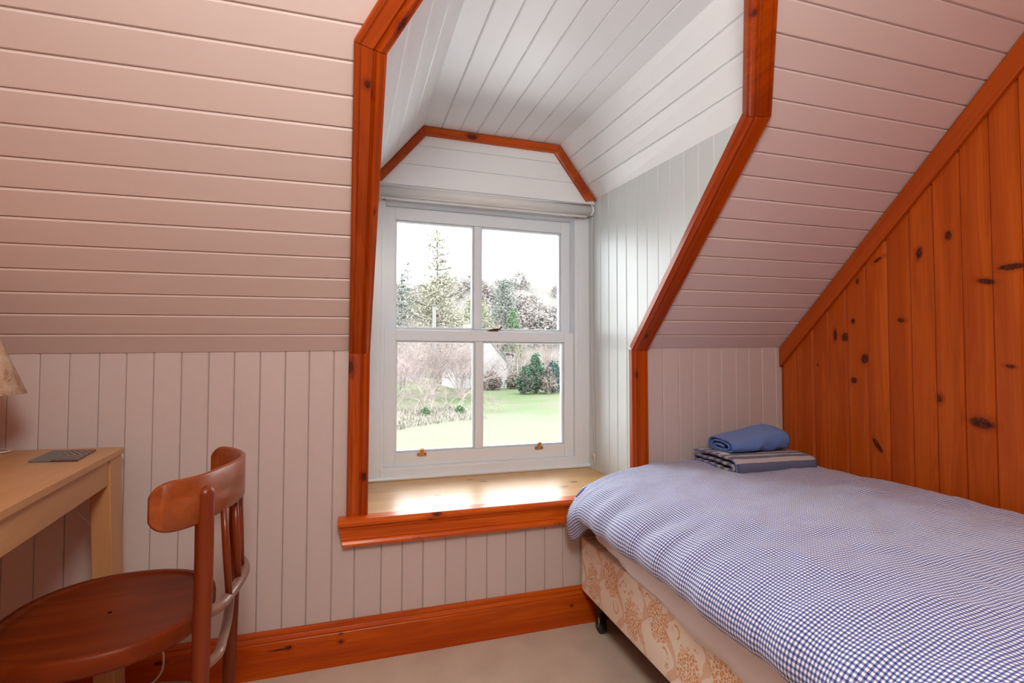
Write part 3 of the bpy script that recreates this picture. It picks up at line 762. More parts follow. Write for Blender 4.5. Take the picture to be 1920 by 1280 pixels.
# gingham duvet: swept cross-section with puffs and creases
PR = [(-.045,.470),(-.066,.474),(-.084,.488),(-.088,.508),(-.078,.532),(-.052,.556),(-.010,.578),(.05,.598),(.12,.612),(.22,.622),(.36,.629),(.52,.632),(.68,.632),(.82,.628),(.92,.622),(.985,.613),(1.02,.600),(1.035,.585)]
PRC = [(-.078,.372),(-.092,.392),(-.094,.420),(-.092,.450),(-.078,.482),(-.048,.515),(-.012,.545),(.04,.575),(.11,.600),(.21,.616),(.36,.626),(.52,.630),(.68,.630),(.82,.625),(.92,.619),(.985,.611),(1.02,.600),(1.035,.585)]
def dense(pr, m):
    P = smoothpath([V(a, 0, b) for a, b in pr], 12); L = [0]
    for a, b in zip(P[:-1], P[1:]): L.append(L[-1]+(b-a).length)
    out = []; k = 0
    for i in range(m+1):
        s = L[-1]*i/m
        while k < len(P)-2 and L[k+1] < s: k += 1
        t = (s-L[k])/max(1e-9, L[k+1]-L[k]); out.append(P[k].lerp(P[k+1], t))
    return out, L[-1]
MD = 150; ND = 260
D0, L0 = dense(PR, MD); D1, L1 = dense(PRC, MD)
rows = []; uvs = []
for i in range(ND+1):
    yy = lerp(-.012, 1.98, (i/ND)**1.15)
    tcor = max(0.0, min(1.0, 1-(yy-.045)/.17)); tcor = tcor*tcor*(3-2*tcor)
    row = []
    for k in range(MD+1):
        a = k/MD; p = D0[k].lerp(D1[k], tcor)
        x, z = p.x, p.z
        y = yy
        q = D0[min(k+1, MD)] - D0[max(k-1, 0)]; nx, nz = -q.z, q.x; l = math.hypot(nx, nz) or 1; nx, nz = nx/l, nz/l
        edge = math.exp(-((a-.10)/.10)**2)
        d = .011*fbm(x*3.4+1, yy*3.0, .3)*(1-edge*.3)
        d += edge*(.014*noise.noise(V(x*4, yy*11, 5.1)) + .003*noise.noise(V(yy*36, x*5, 2.2)))
        d += .0018*fbm(x*11, yy*11, 9.0)
        d += .012*math.exp(-((x-.80)/.16)**2)*fbm(yy*6.5, x*3, 7.7)
        # dip below the towels
        d -= .012*math.exp(-((x-.70)/.24)**2-((yy-.17)/.17)**2)
        # pleats over the far left corner
        d += tcor*edge*.006*math.sin(yy*95+x*30)
        x += nx*d; z += nz*d
        # foot end rolls down behind onto the sill
        roll = max(0.0, (.060-yy)/.072); rr = roll**2.2
        wl = max(0.0, min(1.0, (.06-x)/.12)); wl = wl*wl*(3-2*wl)
        z = lerp(z, lerp(max(.518, z-.085), z-.004, wl), rr)
        y = lerp(y, max(y, .062) + max(0.0, .50-z)*.22*tcor, wl)    # the corner hangs in front of the nosing
        row.append(bed(x, y, z)); uvs.append((a*L0, yy*1.02))
    rows.append(row)
anc = next(i for i in range(ND+1) if lerp(-.012, 1.98, (i/ND)**1.15) > .26)
for k in range(MD+1):
    vv = uvs[anc*(MD+1)+k][1]
    for i in range(anc-1, -1, -1):
        vv -= (rows[i][k]-rows[i+1][k]).length; uvs[i*(MD+1)+k] = (uvs[i*(MD+1)+k][0], vv)
dv = MB().grid(rows).build('duvet', m_gingham, None, smooth=True, uvs=uvs, origin=bed(.5, 1.0, .5))
tag(dv, 'puffy duvet in blue and white gingham spread over the bed', 'duvet')
md = dv.modifiers.new('solid', 'SOLIDIFY'); md.thickness = .010; md.offset = -1

# ------------------------------------------------------------------ towels
def rolled(name, path, thick, x0, x1, y_off, z_off, mat, parent, tilt=0.0, sx=None, seg=26, amp=.002, seed=0):
    """cloth of given thickness whose folded cross-section (y,z) runs along X"""
    P = smoothpath([V(0, a, b) for a, b in path], 7); n = len(P)
    L = [0]
    for a, b in zip(P[:-1], P[1:]): L.append(L[-1]+(b-a).length)
    nr = []
    for i in range(n):
        t = (P[min(i+1,n-1)]-P[max(i-1,0)]).normalized(); nr.append(V(0, -t.z, t.y))
    vs_ = []; uv = []; fs = []
    ring = 2*n
    for k in range(seg+1):
        f = k/seg; x = lerp(x0, x1, f)
        e = min(f, 1-f)*seg                # soft ends
        th = thick*(0.62 if e < .5 else (.9 if e < 1.5 else 1))
        s = sx(f) if sx else (1, 1, 0)
        for sgn in (1, -1):
            for i in range(n):
                p = P[i] + nr[i]*sgn*th*.5
                w = amp*fbm(P[i].y*22+seed, P[i].z*22, f*5+seed)
                y, z = p.y*s[0] + w, p.z*s[1] + w*.6
                vs_.append(V(x + tilt*(y) + .006*fbm(P[i].y*9+seed, f*2), y_off + y + s[2], z_off + z))
                uv.append((f, L[i]))
    for k in range(seg):
        for i in range(n-1):
            a = k*ring+i; fs.append([a, a+1, a+1+ring, a+ring])
            a = k*ring+n+i; fs.append([a+1, a, a+ring, a+1+ring])
        for i in (0, n-1):
            a = k*ring+i; b = k*ring+n+i; fs.append([a, a+ring, b+ring, b] if i == 0 else [b, b+ring, a+ring, a])
    for k in (0, seg):
        for i in range(n-1):
            a = k*ring+i; b = k*ring+n+i; fs.append([a, b, b+1, a+1] if k == 0 else [a+1, b+1, b, a])
    return mobj(name, vs_, fs, mat, parent, True, uvs=uv), P
TZ = .611
tw1 = empty('striped_towel', (1.63, -.19, TZ), 'folded navy towel with pale stripes lying under the blue towel', 'towel')
pth = [(.120,.020),(.04,.0215),(-.05,.019),(-.105,.020),(-.118,.028),(-.105,.036),(-.03,.037),(.06,.036),(.128,.034),(.140,.022),(.128,.008),(.06,.006),(-.04,.005),(-.118,.006),(-.141,.016),(-.143,.034),(-.128,.050),(-.08,.055),(.0,.055),(.08,.054),(.145,.050)]
rolled('towel_cloth', pth, .0105, 1.428, 1.835, -.185, TZ, m_stripe, tw1, tilt=.10, seed=2, amp=.003, sx=lambda f: (lerp(1, .94, f), lerp(1.28, 1.12, f), .0))
P2 = smoothpath([V(0, a, b) for a, b in pth], 7); hem = [V(1.4265 + .10*p.y + .004, -.185+p.y, TZ+p.z*1.28) for p in P2]
MB().tube(hem, .0042, 6).build('hem', m_hem, tw1, smooth=True)
MB().box(1.440, 1.470, -.235, -.195, TZ+.0765, TZ+.0775).build('care_tag', m_sheet, tw1)
tw2 = empty('blue_towel', (1.62, -.18, TZ+.0745), 'plain bright blue towel rolled up on top of the striped towel', 'towel')
pth2 = [(-.02,.028),(.015,.036),(.035,.028),(.03,.016),(.0,.014),(-.04,.014),(-.058,.024),(-.055,.042),(-.03,.050),(.02,.056),(.056,.046),(.066,.026),(.052,.008),(.0,.0065),(-.05,.0065),(-.076,.018),(-.080,.038),(-.062,.058),(-.02,.066),(.03,.071),(.07,.060),(.084,.034),(.078,.012)]
rolled('towel_cloth', pth2, .0125, 1.475, 1.795, -.165, TZ+.0745, m_terry, tw2, tilt=.12, seed=9, amp=.006, sx=lambda f: (1.0-.05*f, 0.80+.50*math.sin(min(1, f*1.15)*math.pi/2)**2 - .30*max(0, f-.8)*5*.5, .02*f))

# ------------------------------------------------------------------ desk
DA = math.radians(4.9); DO = V(-.637, -.082, 0); DZ = .80
def dk(a, b, z):                         # a: back from the long front edge (towards -X), b: towards the camera
    ca, sa = math.cos(DA), math.sin(DA)
    return V(DO.x - a*ca + b*sa, DO.y - a*sa*0.0 - b*ca + a*.085, z)
desk = empty('desk', dk(.35, .65, 0), 'pale birch writing desk at the left, under the table lamp', 'desk')
def dbox(a0, a1, b0, b1, z0, z1, name, mat, parent=desk, bv=.003):
    o = MB().slab([dk(a0,b0,z1), dk(a1,b0,z1), dk(a1,b1,z1), dk(a0,b1,z1)], (0,0,1), z1-z0).build(name, mat, parent); bevel(o, bv, 2); return o
DW, DL = .62, 1.30
dbox(0, DW, 0, DL, DZ-.020, DZ, 'desk_top', m_birch)
dbox(.008, .030, .10, DL-.06, DZ-.092, DZ-.0202, 'apron', m_birch)
dbox(DW-.03, DW-.008, .10, DL-.06, DZ-.092, DZ-.0202, 'apron', m_birch)
dbox(.06, DW-.06, .03, .05, DZ-.092, DZ-.0202, 'apron', m_birch)
dbox(.06, DW-.06, DL-.05, DL-.03, DZ-.092, DZ-.0202, 'apron', m_birch)
for a0, a1, b0, b1, sgn in ((.004, .056, .010, .112, 1), (DW-.056, DW-.004, .010, .112, -1), (.004, .056, DL-.112, DL-.01, 1), (DW-.056, DW-.004, DL-.112, DL-.01, -1)):
    s = -.030*sgn
    top = [dk(a0,b0,DZ-.0203), dk(a1,b0,DZ-.0203), dk(a1,b1,DZ-.0203), dk(a0,b1,DZ-.0203)]
    bot = [dk(a0+s,b0,0), dk(a1+s,b0,0), dk(a1+s,b1,0), dk(a0+s,b1,0)]
    o = MB().add(bot+top, [[3,2,1,0],[4,5,6,7],[0,1,5,4],[1,2,6,5],[2,3,7,6],[3,0,4,7]]).build('leg', m_birchZ, desk); bevel(o, .004, 2)

# coaster
cq = [V(-.661,-.312,0), V(-.776,-.288,0), V(-.781,-.126,0), V(-.688,-.141,0)]
cq = [V(-.661,-.310,0), V(-.774,-.290,0), V(-.797,-.122,0), V(-.686,-.140,0)]
vt = [p+V(0,0,DZ+.0042) for p in cq] + [p+V(0,0,DZ+.0004) for p in cq]
o = mobj('coaster', vt, [[3,2,1,0],[4,5,6,7],[0,1,5,4],[1,2,6,5],[2,3,7,6],[3,0,4,7]], m_coaster, None, uvs=[(0,1),(0,0),(1,0),(1,1)]*2)
bevel(o, .0012, 2); tag(o, 'rectangular coaster with grey-green and plum leaf print on the desk', 'coaster')

# table lamp at the left edge of the frame
LC = V(-.925, -.300, DZ)
lamp = empty('table_lamp', LC, 'table lamp with a marbled parchment shade on the desk', 'lamp')
MB().lathe([(0,0),(.062,0),(.064,.008),(.058,.016),(.030,.022),(.022,.040),(.034,.075),(.036,.100),(.022,.130),(.012,.145),(.012,.200),(0,.200)], LC, 28).build('lamp_base', m_brass, lamp, smooth=True)
sh_p = [(.060,.372),(.137,.176),(.1355,.1755),(.0585,.372)]
MB().lathe(sh_p + [sh_p[0]], LC, 48).build('lamp_shade', m_shade, lamp, smooth=False)
for p in lamp.children[1].data.polygons: p.use_smooth = True
MB().lathe([(0,.20),(.016,.205),(.028,.235),(.028,.255),(.016,.285),(0,.29)], LC, 20).build('bulb', plain('opal_bulb', (.85,.84,.8), .3), lamp, smooth=True)
cpts = [V(-.90,-.26,DZ+.004), V(-.93,-.16,DZ+.004), V(-.905,-.095,DZ+.004), V(-.965,-.045,DZ+.003), V(-.99,-.016,DZ-.01), V(-.93,-.014,.72), V(-.785,-.030,.610), V(-.725,-.030,.540), V(-.689,-.030,.495), V(-.672,-.030,.404), V(-.585,-.08,.293), V(-.527,-.1,.207), V(-.516,-.1,.150), V(-.527,-.1,.110), V(-.560,-.1,.085), V(-.64,-.09,.07), V(-.85,-.05,.05)]
MB().tube(smoothpath(cpts, 8), .0028, 8).build('flex', m_cord, lamp, smooth=True)

# ------------------------------------------------------------------ bentwood chair
chair = empty('bentwood_chair', (-.52, -.46, 0), 'red-brown bentwood chair with spindle back pushed up to the desk', 'chair')
SC = V(-.528, -.457, 0); SZT = .475
def seat_pt(a, r=1.0):
    c, s = math.cos(a), math.sin(a); e = 2/2.35
    x = math.copysign(abs(c)**e, c)*.215; y = math.copysign(abs(s)**e, s)*.232
    if c > 0: y *= 1 - .06*c
    return x*r, y*r
rows = []; NA = 72
for r, z in ((0.02,-.011),(.35,-.011),(.65,-.009),(.86,-.006),(.905,-.005),(.912,-.001),(.925,0),(.975,0),(.993,-.004),(1.0,-.012),(1.0,-.034),(.99,-.041),(.95,-.043),(.02,-.043)):
    rows.append([V(SC.x+seat_pt(2*math.pi*k/NA, r)[0], SC.y+seat_pt(2*math.pi*k/NA, r)[1], SZT+z) for k in range(NA)])
o = MB().grid(rows, closed=True).build('seat', m_chairX, chair, smooth=True)
# back posts run on down as the rear legs
def post(pts, rads, name='leg', mat=m_chairZ, dome=False):
    P = smoothpath(pts, 8); rads = list(rads)
    if dome:
        d = (P[-1]-P[-2]).normalized(); r = rads[-1]; e = P[-1]
        for k in range(1, 7):
            a = math.pi/2*k/6; P.append(e + d*r*.95*math.sin(a)); rads.append(max(.0008, r*math.cos(a)))
    return MB().tube(P, rads, 16).build(name, mat, chair, smooth=True)
def taper(pts, r0, r1, cap=False):
    n = (len(pts)-1)*8+1; out = [lerp(r0, r1, i/(n-1)) for i in range(n)]
    
    return out
pn = [V(-.296,-.668,0), V(-.290,-.664,.25), V(-.289,-.660,.46), V(-.287,-.660,.62), V(-.287,-.662,.776)]
post(pn, taper(pn, .0165, .0190), dome=True)
pf = [V(-.306,-.292,0), V(-.300,-.300,.25), V(-.294,-.306,.46), V(-.290,-.310,.62), V(-.288,-.312,.765)]
post(pf, taper(pf, .0165, .0180), dome=True)
for y, yb in ((-.60,-.625), (-.315,-.290)):
    p = [V(-.685, y, .435), V(-.695, lerp(y,yb,.5), .22), V(-.712, yb, 0)]; post(p, taper(p, .0175, .0125))
# crest rail: curved band
RP = [(-.356,-.738),(-.330,-.722),(-.303,-.700),(-.281,-.664),(-.262,-.60),(-.247,-.53),(-.241,-.47),(-.246,-.41),(-.262,-.355),(-.290,-.305),(-.322,-.268),(-.352,-.246)]
RPs = smoothpath([V(a, b, 0) for a, b in RP], 5); n = len(RPs); L = [0]
for a, b in zip(RPs[:-1], RPs[1:]): L.append(L[-1]+(b-a).length)
rows = []
for i, p in enumerate(RPs):
    t = (RPs[min(i+1,n-1)]-RPs[max(i-1,0)]).normalized(); nn = V(t.y, -t.x, 0)     # outward (+X side)
    e = min(L[i], L[-1]-L[i]); rd = min(1.0, e/.045); rd = math.sqrt(max(0.02, 1-(1-rd)**2))
    hh = .052*lerp(.42, 1, rd); zc = .766 + .002*math.cos(i/n*math.pi); th = .0065
    prof = [(-th,-hh+.004),(-th*.3,-hh),(th*.3,-hh),(th,-hh+.004),(th,hh-.004),(th*.3,hh),(-th*.3,hh),(-th,hh-.004)]
    rows.append([V(p.x+nn.x*a, p.y+nn.y*a, zc+b) for a, b in prof])
mb = MB().grid(rows, closed=True); k = 8
mb.f.append(list(range(k))[::-1]); mb.f.append([(n-1)*k+i for i in range(k)])
# the rail passes on the seat side of the posts
for v in mb.v: v.x -= .012
o = mb.build('backrest', m_chairR, chair, smooth=True)
em = o.modifiers.new('edge', 'EDGE_SPLIT'); em.split_angle = math.radians(50)
for (t, b) in (((-.266,-.585,.725),(-.252,-.580,.515)), ((-.260,-.492,.725),(-.249,-.492,.515)), ((-.264,-.412,.725),(-.256,-.412,.513))):
    MB().tube([V(*t), V(*t).lerp(V(*b), .5), V(*b)], [.0072,.0082,.0072], 10).build('spindle', m_chairZ, chair, smooth=True)
hp = [V(-.285,-.652,.514), V(-.263,-.620,.515), V(-.256,-.58,.515), V(-.247,-.50,.516), V(-.247,-.42,.515), V(-.262,-.355,.513), V(-.280,-.318,.512)]
MB().tube(smoothpath(hp, 6), .0125, 12).build('hoop', m_hoop, chair, smooth=True)
bp_ = [V(-.292,-.655,.385), V(-.272,-.62,.405), V(-.274,-.55,.400), V(-.288,-.45,.384), V(-.305,-.37,.366), V(-.300,-.315,.350)]
bp_ = [V(-.292,-.655,.400), V(-.266,-.62,.408), V(-.270,-.55,.404), V(-.280,-.45,.402), V(-.290,-.37,.412), V(-.296,-.318,.428)]
MB().tube(smoothpath(bp_, 6), .011, 12).build('brace', m_hoop, chair, smooth=True)
rg = [V(-.49+.20*math.cos(a), -.475+.17*math.sin(a), .19) for a in [2*math.pi*k/40 for k in range(41)]]
MB().tube(rg, .0095, 10).build('stretcher_ring', m_hoop, chair, smooth=True)

# ------------------------------------------------------------------ garden
GZ = -2.6
def lawn_mat():
    t = NT('spring_lawn_grass'); P = t.pos()
    n = t.noise(P, .22, 4, .6); n2 = t.noise(t.vmath('MULTIPLY', P, (1, .35, 1)), 1.6, 4, .7)
    f = t.math('ADD', t.math('MULTIPLY', n, .65), t.math('MULTIPLY', n2, .35))
    c = t.ramp(f, [(.34, (.058,.084,.037)), (.46, (.070,.090,.046)), (.55, (.088,.086,.060)), (.68, (.100,.087,.070))])
    near = t.math('SUBTRACT', 1.0, t.math('DIVIDE', t.math('SUBTRACT', t.math('ADD', t.sep(P)[1], t.math('MULTIPLY', n2, 9.0)), 28.0), 11.0), clamp=True)
    c = t.mix(t.math('MULTIPLY', near, .8), c, (.104,.098,.078))
    return t.set(c, .95, spec=.05)
m_lawn = lawn_mat()
rows = []
for i in range(40):
    y = .9 + 260*(i/39)**2; row = []
    for k in range(41):
        x = -80 + 190*k/40; row.append(V(x, y, GZ + .25*fbm(x*.06, y*.05) - (.9 if y < 12 else .9*max(0, 1-(y-12)/12))*.4))
    rows.append(row)
tag(MB().grid(rows).build('lawn', m_lawn, None, smooth=True, origin=(0,30,GZ)), 'pale green lawn seen through the window', kind='structure')
m_bounce_gravel = plain('pale_bounce_gravel', (.70,.70,.70), .95, spec=.05, var=.2, scale=12)
tag(MB().box(-30, 40, .75, 15.5, GZ-.5, GZ-.22).build('bounce_gravel', m_bounce_gravel), 'added pale gravel, out of view, bouncing skylight into the dormer', kind='structure')  # unseen ground, added pale to throw skylight up onto the dormer ceiling
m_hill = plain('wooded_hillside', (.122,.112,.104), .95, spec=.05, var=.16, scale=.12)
rows = []
HP = [(-60,8),(-20,13),(10,17.0),(20,18.6),(33,20.2),(42,19.6),(47,20.0),(52,21.6),(60,23),(90,27),(140,30)]
for i in range(26):
    t_ = i/25; row = []
    for k in range(101):
        x = -60 + 200*k/100; top = interp(HP, x)
        y = lerp(78, 122, t_); z = GZ + (top-GZ)*math.sin(t_*math.pi/2)**1.2 + fbm(x*.35, y*.3)*1.1*t_ + .5*fbm(x*1.3, y*1.1)
        row.append(V(x, y, z))
    rows.append(row)
tag(MB().grid(rows).build('hillside', m_hill, None, smooth=True), 'wooded hillside closing the view behind the garden', kind='structure')

def ramify(mb, rnd, p, d, L, r, lvl, maxl, kids, bend, ratio=.68, seg=3, upb=.15):
    pts = [p.copy()]; q = p.copy(); dd = d.copy()
    for k in range(3):
        dd = (dd + V(rnd.gauss(0,bend), rnd.gauss(0,bend), rnd.gauss(0,bend)*.7+upb*.3)).normalized(); q = q + dd*L/3; pts.append(q.copy())
    mb.tube(pts, [r, r*.85, r*.72, r*.55], 5 if lvl < 2 else seg, cap=False)
    if lvl >= maxl: return [q]
    tips = []
    for k in range(kids):
        t_ = rnd.uniform(.35, 1.0); i = min(2, int(t_*3)); b = pts[i].lerp(pts[i+1], t_*3-i)
        ax = V(rnd.gauss(0,1), rnd.gauss(0,1), rnd.gauss(0,.6)).normalized()
        nd = (dd*.75 + ax*.85 + V(0,0,upb)).normalized()
        tips += ramify(mb, rnd, b, nd, L*ratio*rnd.uniform(.75,1.15), r*.52, lvl+1, maxl, kids, bend, ratio, seg, upb)
    return tips

def leaves(rnd, centres, n, spread, size):
    mb = MB()
    for k in range(n):
        c = rnd.choice(centres) + V(rnd.gauss(0,spread), rnd.gauss(0,spread), rnd.gauss(0,spread*.8))
        a = V(rnd.gauss(0,1), rnd.gauss(0,1), rnd.gauss(0,1)).normalized(); b = a.cross(V(rnd.gauss(0,1), rnd.gauss(0,1), rnd.gauss(0,1))).normalized()
        s = size*rnd.uniform(.6,1.4)
        mb.add([c-a*s, c+b*s*.45, c+a*s, c-b*s*.45], [[0,1,2,3]])
    return mb

def leafm(name, a, b):
    t = NT(name); n = t.noise(t.pos(), 1.6, 3, .7); c = t.mix(n, a, b); return t.set(c, .8, spec=.1)
m_bark = plain('pale_bark', (.23,.195,.17), .9, spec=.05, var=.25, scale=6)
m_barkD = plain('grey_bark', (.095,.09,.082), .9, spec=.05, var=.25, scale=6)
m_barkP = plain('pinkish_twigs', (.25,.20,.19), .9, spec=.05, var=.25, scale=6)
m_evg = leafm('dark_evergreen_leaf', (.030,.066,.042), (.068,.105,.075))
m_ivy = leafm('ivy_leaf', (.040,.085,.036), (.080,.120,.062))
m_cup = leafm('olive_conifer_leaf', (.20,.192,.145), (.25,.232,.185))
m_grc = leafm('grey_green_conifer_leaf', (.12,.135,.12), (.17,.18,.16))
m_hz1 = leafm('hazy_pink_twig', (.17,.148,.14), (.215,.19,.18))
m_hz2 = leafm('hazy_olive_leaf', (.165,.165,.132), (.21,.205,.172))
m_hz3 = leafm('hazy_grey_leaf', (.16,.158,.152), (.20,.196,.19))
m_straw = leafm('bleached_dry_grass', (.16,.138,.115), (.21,.19,.165))

# tall thin spruce with a bushy skirt
def spruce(x, y, ztop, rad, label, seed, whorls=16, foli=2600, trunk=.16, leafmat=None, zfol=None, size=.28, fold=.7):
    rnd = random.Random(seed); e = empty('spruce_tree', (x, y, GZ), label, 'tree')
    H = ztop - GZ; t = MB().tube([V(x,y,GZ), V(x+.05,y,GZ+H*.5), V(x,y,ztop)], [trunk, trunk*.7, .05], 7)
    br = MB(); cs = []
    for k in range(whorls):
        f = .18 + .78*k/whorls; z = GZ + H*f; R = rad*(1-f)**.8*1.25
        for b in range(5):
            a = rnd.uniform(0, 6.28); r = R*rnd.uniform(.5, 1.1)
            p = [V(x,y,z), V(x+math.cos(a)*r*.5, y+math.sin(a)*r*.5, z+r*.10), V(x+math.cos(a)*r, y+math.sin(a)*r, z+r*.28)]
            br.tube(p, [.09*(1-f)+.04, .055, .03], 4, cap=False)
            for s in range(4):
                q = p[1].lerp(p[2], s/4); aa = a+rnd.choice((-1,1))*rnd.uniform(.6,1.0); rr = r*.35
                br.tube([q, q+V(math.cos(aa)*rr, math.sin(aa)*rr, rr*.05)], [.035,.02], 3, cap=False)
            if zfol is None or z < zfol:
                for s in range(7): cs.append(p[0].lerp(p[2], .25+.75*s/6) - V(0,0,.1))
            else:
                for s in range(2): cs.append(p[0].lerp(p[2], rnd.uniform(.5, 1)))
    t.build('trunk', m_barkD, e); tag(br.build('branches', m_barkD, e), kind='stuff')
    if cs: tag(leaves(rnd, cs, foli, fold, size).build('foliage', leafmat or m_cup, e), kind='stuff')
    return e
spruce(9.38, 54, 16.4, 4.0, 'tall thin-topped spruce rising above the other garden trees in the left upper pane', 3, 18, 15000, .21, m_cup, 9.2, .13, .60)
spruce(5.55, 54, 11.2, 2.0, 'slender dark conifer at the far left edge of the upper left pane', 8, 16, 2200, .10, m_grc, None, .10, .28)
spruce(9.0, 79.5, 17.6, 2.8, 'grey-green conifer just left of the tall thin-topped spruce', 9, 15, 3000, .12, m_grc, None, .12, .4)
spruce(24.6, 78, 15.2, 4.2, 'pointed conifer breaking the skyline in the right upper pane', 10, 14, 7000, .16, m_grc, None, .17, .6)

def bushy(name, x, y, z0, R, H, label, seed, n, mat, bark, size=.2, group=None, kids=4, cat='tree', shape=1.0, trunk=.12):
    rnd = random.Random(seed); e = empty(name, (x, y, z0), label, cat, group)
    mb = MB(); tips = []
    for s in range(3):
        a = rnd.uniform(0, 6.28)
        tips += ramify(mb, rnd, V(x+math.cos(a)*R*.12, y+math.sin(a)*R*.12, z0), V(math.cos(a)*.25, math.sin(a)*.25, 1).normalized(), H*.45, trunk, 0, 3, kids, .18, .62)
    tag(mb.build('stems', bark, e), kind='stuff')
    cs = []
    for k in range(240):
        v = V(rnd.gauss(0,1), rnd.gauss(0,1), rnd.gauss(0,1)).normalized()*rnd.uniform(.55, 1)**.5
        zz = (v.z*.5+.5); w = (1-zz*.75*shape)
        cs.append(V(x+v.x*R*w, y+v.y*R*w, z0+.15+zz*H*.92))
    tag(leaves(rnd, cs, n, R*.11, size).build('foliage', mat, e), kind='stuff')
    return e
bushy('olive_conifer', 13.0, 73, GZ, 4.4, 14.9, 'broad olive-coloured conifer right of the tall spruce, beside the glazing bar', 21, 12000, m_cup, m_barkD, .15, shape=.7)
bushy('ivy_tree', 22.1, 66, GZ, 1.5, 11.4, 'ivy-clad tree in the middle of the right upper pane', 22, 3000, m_ivy, m_bark, .14, shape=.5)
bushy('lime_green_tree', 18.05, 71.5, GZ, 3.2, 14.4, 'yellow-green tree just right of the glazing bar in the upper window', 23, 9000, leafm('lime_leaf', (.15,.16,.095), (.19,.195,.13)), m_bark, .14, shape=.7)
bushy('holly_bush', 17.2, 47.0, GZ, 1.1, 2.9, 'dark green bush at the left of the evergreen clump on the lawn', 24, 2200, m_evg, m_barkD, .13, cat='shrub')
bushy('holly_bush', 18.7, 48.0, GZ, 1.3, 4.3, 'tallest dark green bush in the evergreen clump on the lawn', 25, 2800, m_evg, m_barkD, .13, cat='shrub')
bushy('holly_bush', 20.9, 48.5, GZ, 1.5, 3.5, 'blue-green bush at the right of the evergreen clump on the lawn', 26, 2600, leafm('blue_green_leaf', (.036,.072,.066), (.080,.108,.100)), m_barkD, .13, cat='shrub')
bushy('brown_shrub', 19.6, 46.6, GZ, .95, 2.9, 'brown half-bare shrub growing in front of the evergreen clump', 27, 1100, leafm('brown_leaf', (.084,.070,.062), (.115,.098,.086)), m_bark, .12, cat='shrub')
bushy('hedge_shrub', 15.6, 54, GZ, 1.7, 2.1, 'reddish-brown hedge shrub in front of the white cottage', 28, 1500, leafm('russet_leaf', (.092,.072,.064), (.125,.104,.094)), m_barkP, .14, cat='shrub')
bushy('hedge_shrub', 18.6, 55, GZ, 1.2, 2.2, 'olive hedge shrub beside the cottage porch', 29, 1300, leafm('olive_leaf', (.080,.080,.058), (.112,.106,.086)), m_barkP, .14, cat='shrub')

def bare(x, y, H, label, seed, bark, stems=4, maxl=4, kids=4, r=.055, lean=.5, ratio=.70, cat='tree', name='bare_tree', up=.12, bend=.22):
    rnd = random.Random(seed); e = empty(name, (x, y, GZ), label, cat); mb = MB()
    for s in range(stems):
        a = 6.28*s/stems + rnd.uniform(-.4,.4)
        ramify(mb, rnd, V(x+math.cos(a)*.12, y+math.sin(a)*.12, GZ), V(math.cos(a)*lean, math.sin(a)*lean, 1).normalized(), H*.42*rnd.uniform(.8,1.15), r, 0, maxl, kids, bend, ratio, 3, up)
    tag(mb.build('branches', bark, e), kind='stuff'); return e
bare(4.9, 31, 4.6, 'leafless bramble-like shrub nearest the bleached grass, in the lower left pane', 31, m_bark, 6, 4, 4, .035, .55, .66, 'shrub', 'bare_shrub', .02, .30)
bare(7.3, 33, 4.4, 'leafless arching shrub beside the glazing bar in the lower left pane', 32, m_bark, 5, 4, 4, .04, .7, .68, 'shrub', 'bare_shrub', -.02, .30)
bare(3.2, 35, 6.0, 'pinkish leafless tree at the left edge of the garden view', 33, m_barkP, 4, 4, 5, .05, .45)
bare(6.4, 42, 8.4, 'pinkish leafless tree in front of the tall spruce', 34, m_barkP, 5, 4, 5, .06, .55)
bare(10.0, 44, 8.0, 'pinkish leafless tree right of the pale pole', 35, m_barkP, 5, 4, 5, .06, .55)
bare(4.3, 47, 8.6, 'tall pinkish leafless tree behind the left edge shrubs', 36, m_barkP, 4, 4, 5, .06, .45)
bare(11.9, 52, 8.0, 'pinkish leafless tree behind the glazing bar, left of the ivy tree', 37, m_barkP, 4, 4, 5, .06, .5)
bare(20.1, 56, 8.9, 'pale spreading leafless tree right of the ivy tree', 38, m_bark, 4, 4, 4, .07, .7)
bare(25.6, 62, 8.4, 'pale leafless tree at the right edge of the upper window', 39, m_barkP, 4, 4, 5, .07, .5)

# woodland on the hillside: too far and dense to count
rnd = random.Random(404); wd_ = MB()
for i in range(70):
    y = rnd.uniform(86, 111); x = rnd.uniform(.04, .47)*(y+2)
    t_ = (y-78)/44; z0 = GZ + (interp(HP, x)-GZ)*math.sin(t_*math.pi/2)**1.2 - .6
    R, H = rnd.uniform(1.6, 2.8), rnd.uniform(3.0, 5.0); cs = []
    for k in range(60):
        v = V(rnd.gauss(0,1), rnd.gauss(0,1), rnd.gauss(0,1)).normalized()*rnd.uniform(.4, 1)**.5
        cs.append(V(x+v.x*R*(1-v.z*.2), y+v.y*R, z0+H*(.5+.5*v.z)))
    lf = leaves(rnd, cs, 620, R*.16, .25); wd_.add(lf.v, lf.f)
tag(wd_.build('hillside_woodland', m_hz1), 'hazy woodland covering the far hillside', 'woodland', kind='stuff')

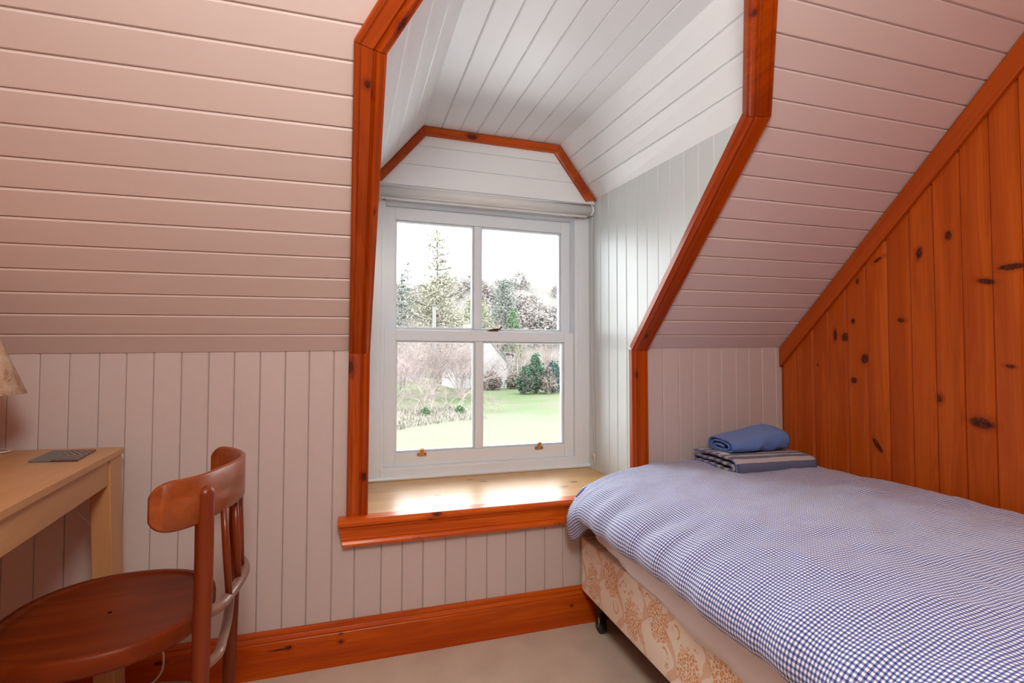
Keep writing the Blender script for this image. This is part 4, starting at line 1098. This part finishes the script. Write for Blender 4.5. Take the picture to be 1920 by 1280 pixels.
# bleached grass bank
rnd = random.Random(77); g = MB()
for k in range(11000):
    x = rnd.uniform(1.2, 7.8); y = rnd.uniform(24.2, 34)
    if y < 24.2 + .62*abs(x-2.0)*.9: continue
    b = V(x, y, GZ-.1); h = rnd.uniform(.15, .55); a = rnd.uniform(0, 6.28); l = rnd.uniform(.1, .5)
    tip = b + V(math.cos(a)*l, math.sin(a)*l, h); sd = V(math.sin(a), -math.cos(a), 0)*.045
    g.add([b-sd, b+sd, tip], [[0,1,2]])
tag(g.build('dry_grass', m_straw), 'bank of bleached dry grass at the edge of the lawn', 'grass', kind='stuff')
for i, (x, y) in enumerate(((4.6, 29.5), (6.9, 30.2))):
    bushy('daffodil_clump', x, y, GZ, .45, .5, ('green leafy clump in the dry grass, left of two', 'green leafy clump in the dry grass, nearer the glazing bar')[i], 50+i, 260, m_ivy, m_bark, .09, cat='plant', trunk=.01)

# pale pole
pl = empty('utility_pole', (7.50, 44, GZ), 'whitish wooden pole with a short cross-arm among bare trees', 'pole')
m_pole = plain('weathered_pole', (.13,.125,.12), .85, var=.1)
MB().tube([V(7.5,44,GZ), V(7.48,44,5.9)], [.20,.16], 12).build('post', m_pole, pl)
MB().box(7.1, 8.3, 43.75, 43.83, 5.75, 5.85).build('cross_arm', m_barkD, pl)

# white cottage
hs_ = empty('cottage', (16.5, 60, GZ), 'white gabled cottage with a grey slate roof beyond the lawn', 'house')
m_harl = plain('white_harling', (.26,.255,.25), .9, var=.05)
m_slate = plain('grey_slate', (.10,.099,.105), .6, var=.12, scale=3)
zr, ze = 4.6, .75; xa, xb, xm = 12.3, 18.7, 15.5
MB().slab([V(xa,58,GZ), V(xb,58,GZ), V(xb,58,ze), V(xm,58,zr-.15), V(xa,58,ze)], (0,-1,0), 9.0).build('walls', m_harl, hs_)
for sx, x_e in ((1, xb+.25), (-1, xa-.25)):
    ro = MB().slab([V(xm,57.8,zr), V(xm,67.2,zr), V(x_e,67.2,ze-.25), V(x_e,57.8,ze-.25)], V(sx*.75,0,.65).normalized(), .14).build('roof_slope', m_slate, hs_)
MB().box(15.1, 15.9, 65.9, 66.7, 4.0, 5.6).build('chimney', m_harl, hs_)
MB().slab([V(18.4,58.2,1.75), V(19.2,58.2,1.80), V(20.5,58.2,1.20), V(20.5,61,1.20), V(19.2,61,1.80), V(18.4,61,1.75)], (0,0,1), .12).build('porch_roof', m_slate, hs_)
MB().box(18.75, 19.6, 58.5, 60.8, GZ, 1.4).build('porch_wall', m_slate, hs_)
MB().box(20.15, 20.30, 58.4, 58.55, GZ, 1.25).build('porch_post', m_harl, hs_)
wd = MB().box(13.7, 14.5, 57.96, 58.02, -.9, .3).build('window', m_slate, hs_)
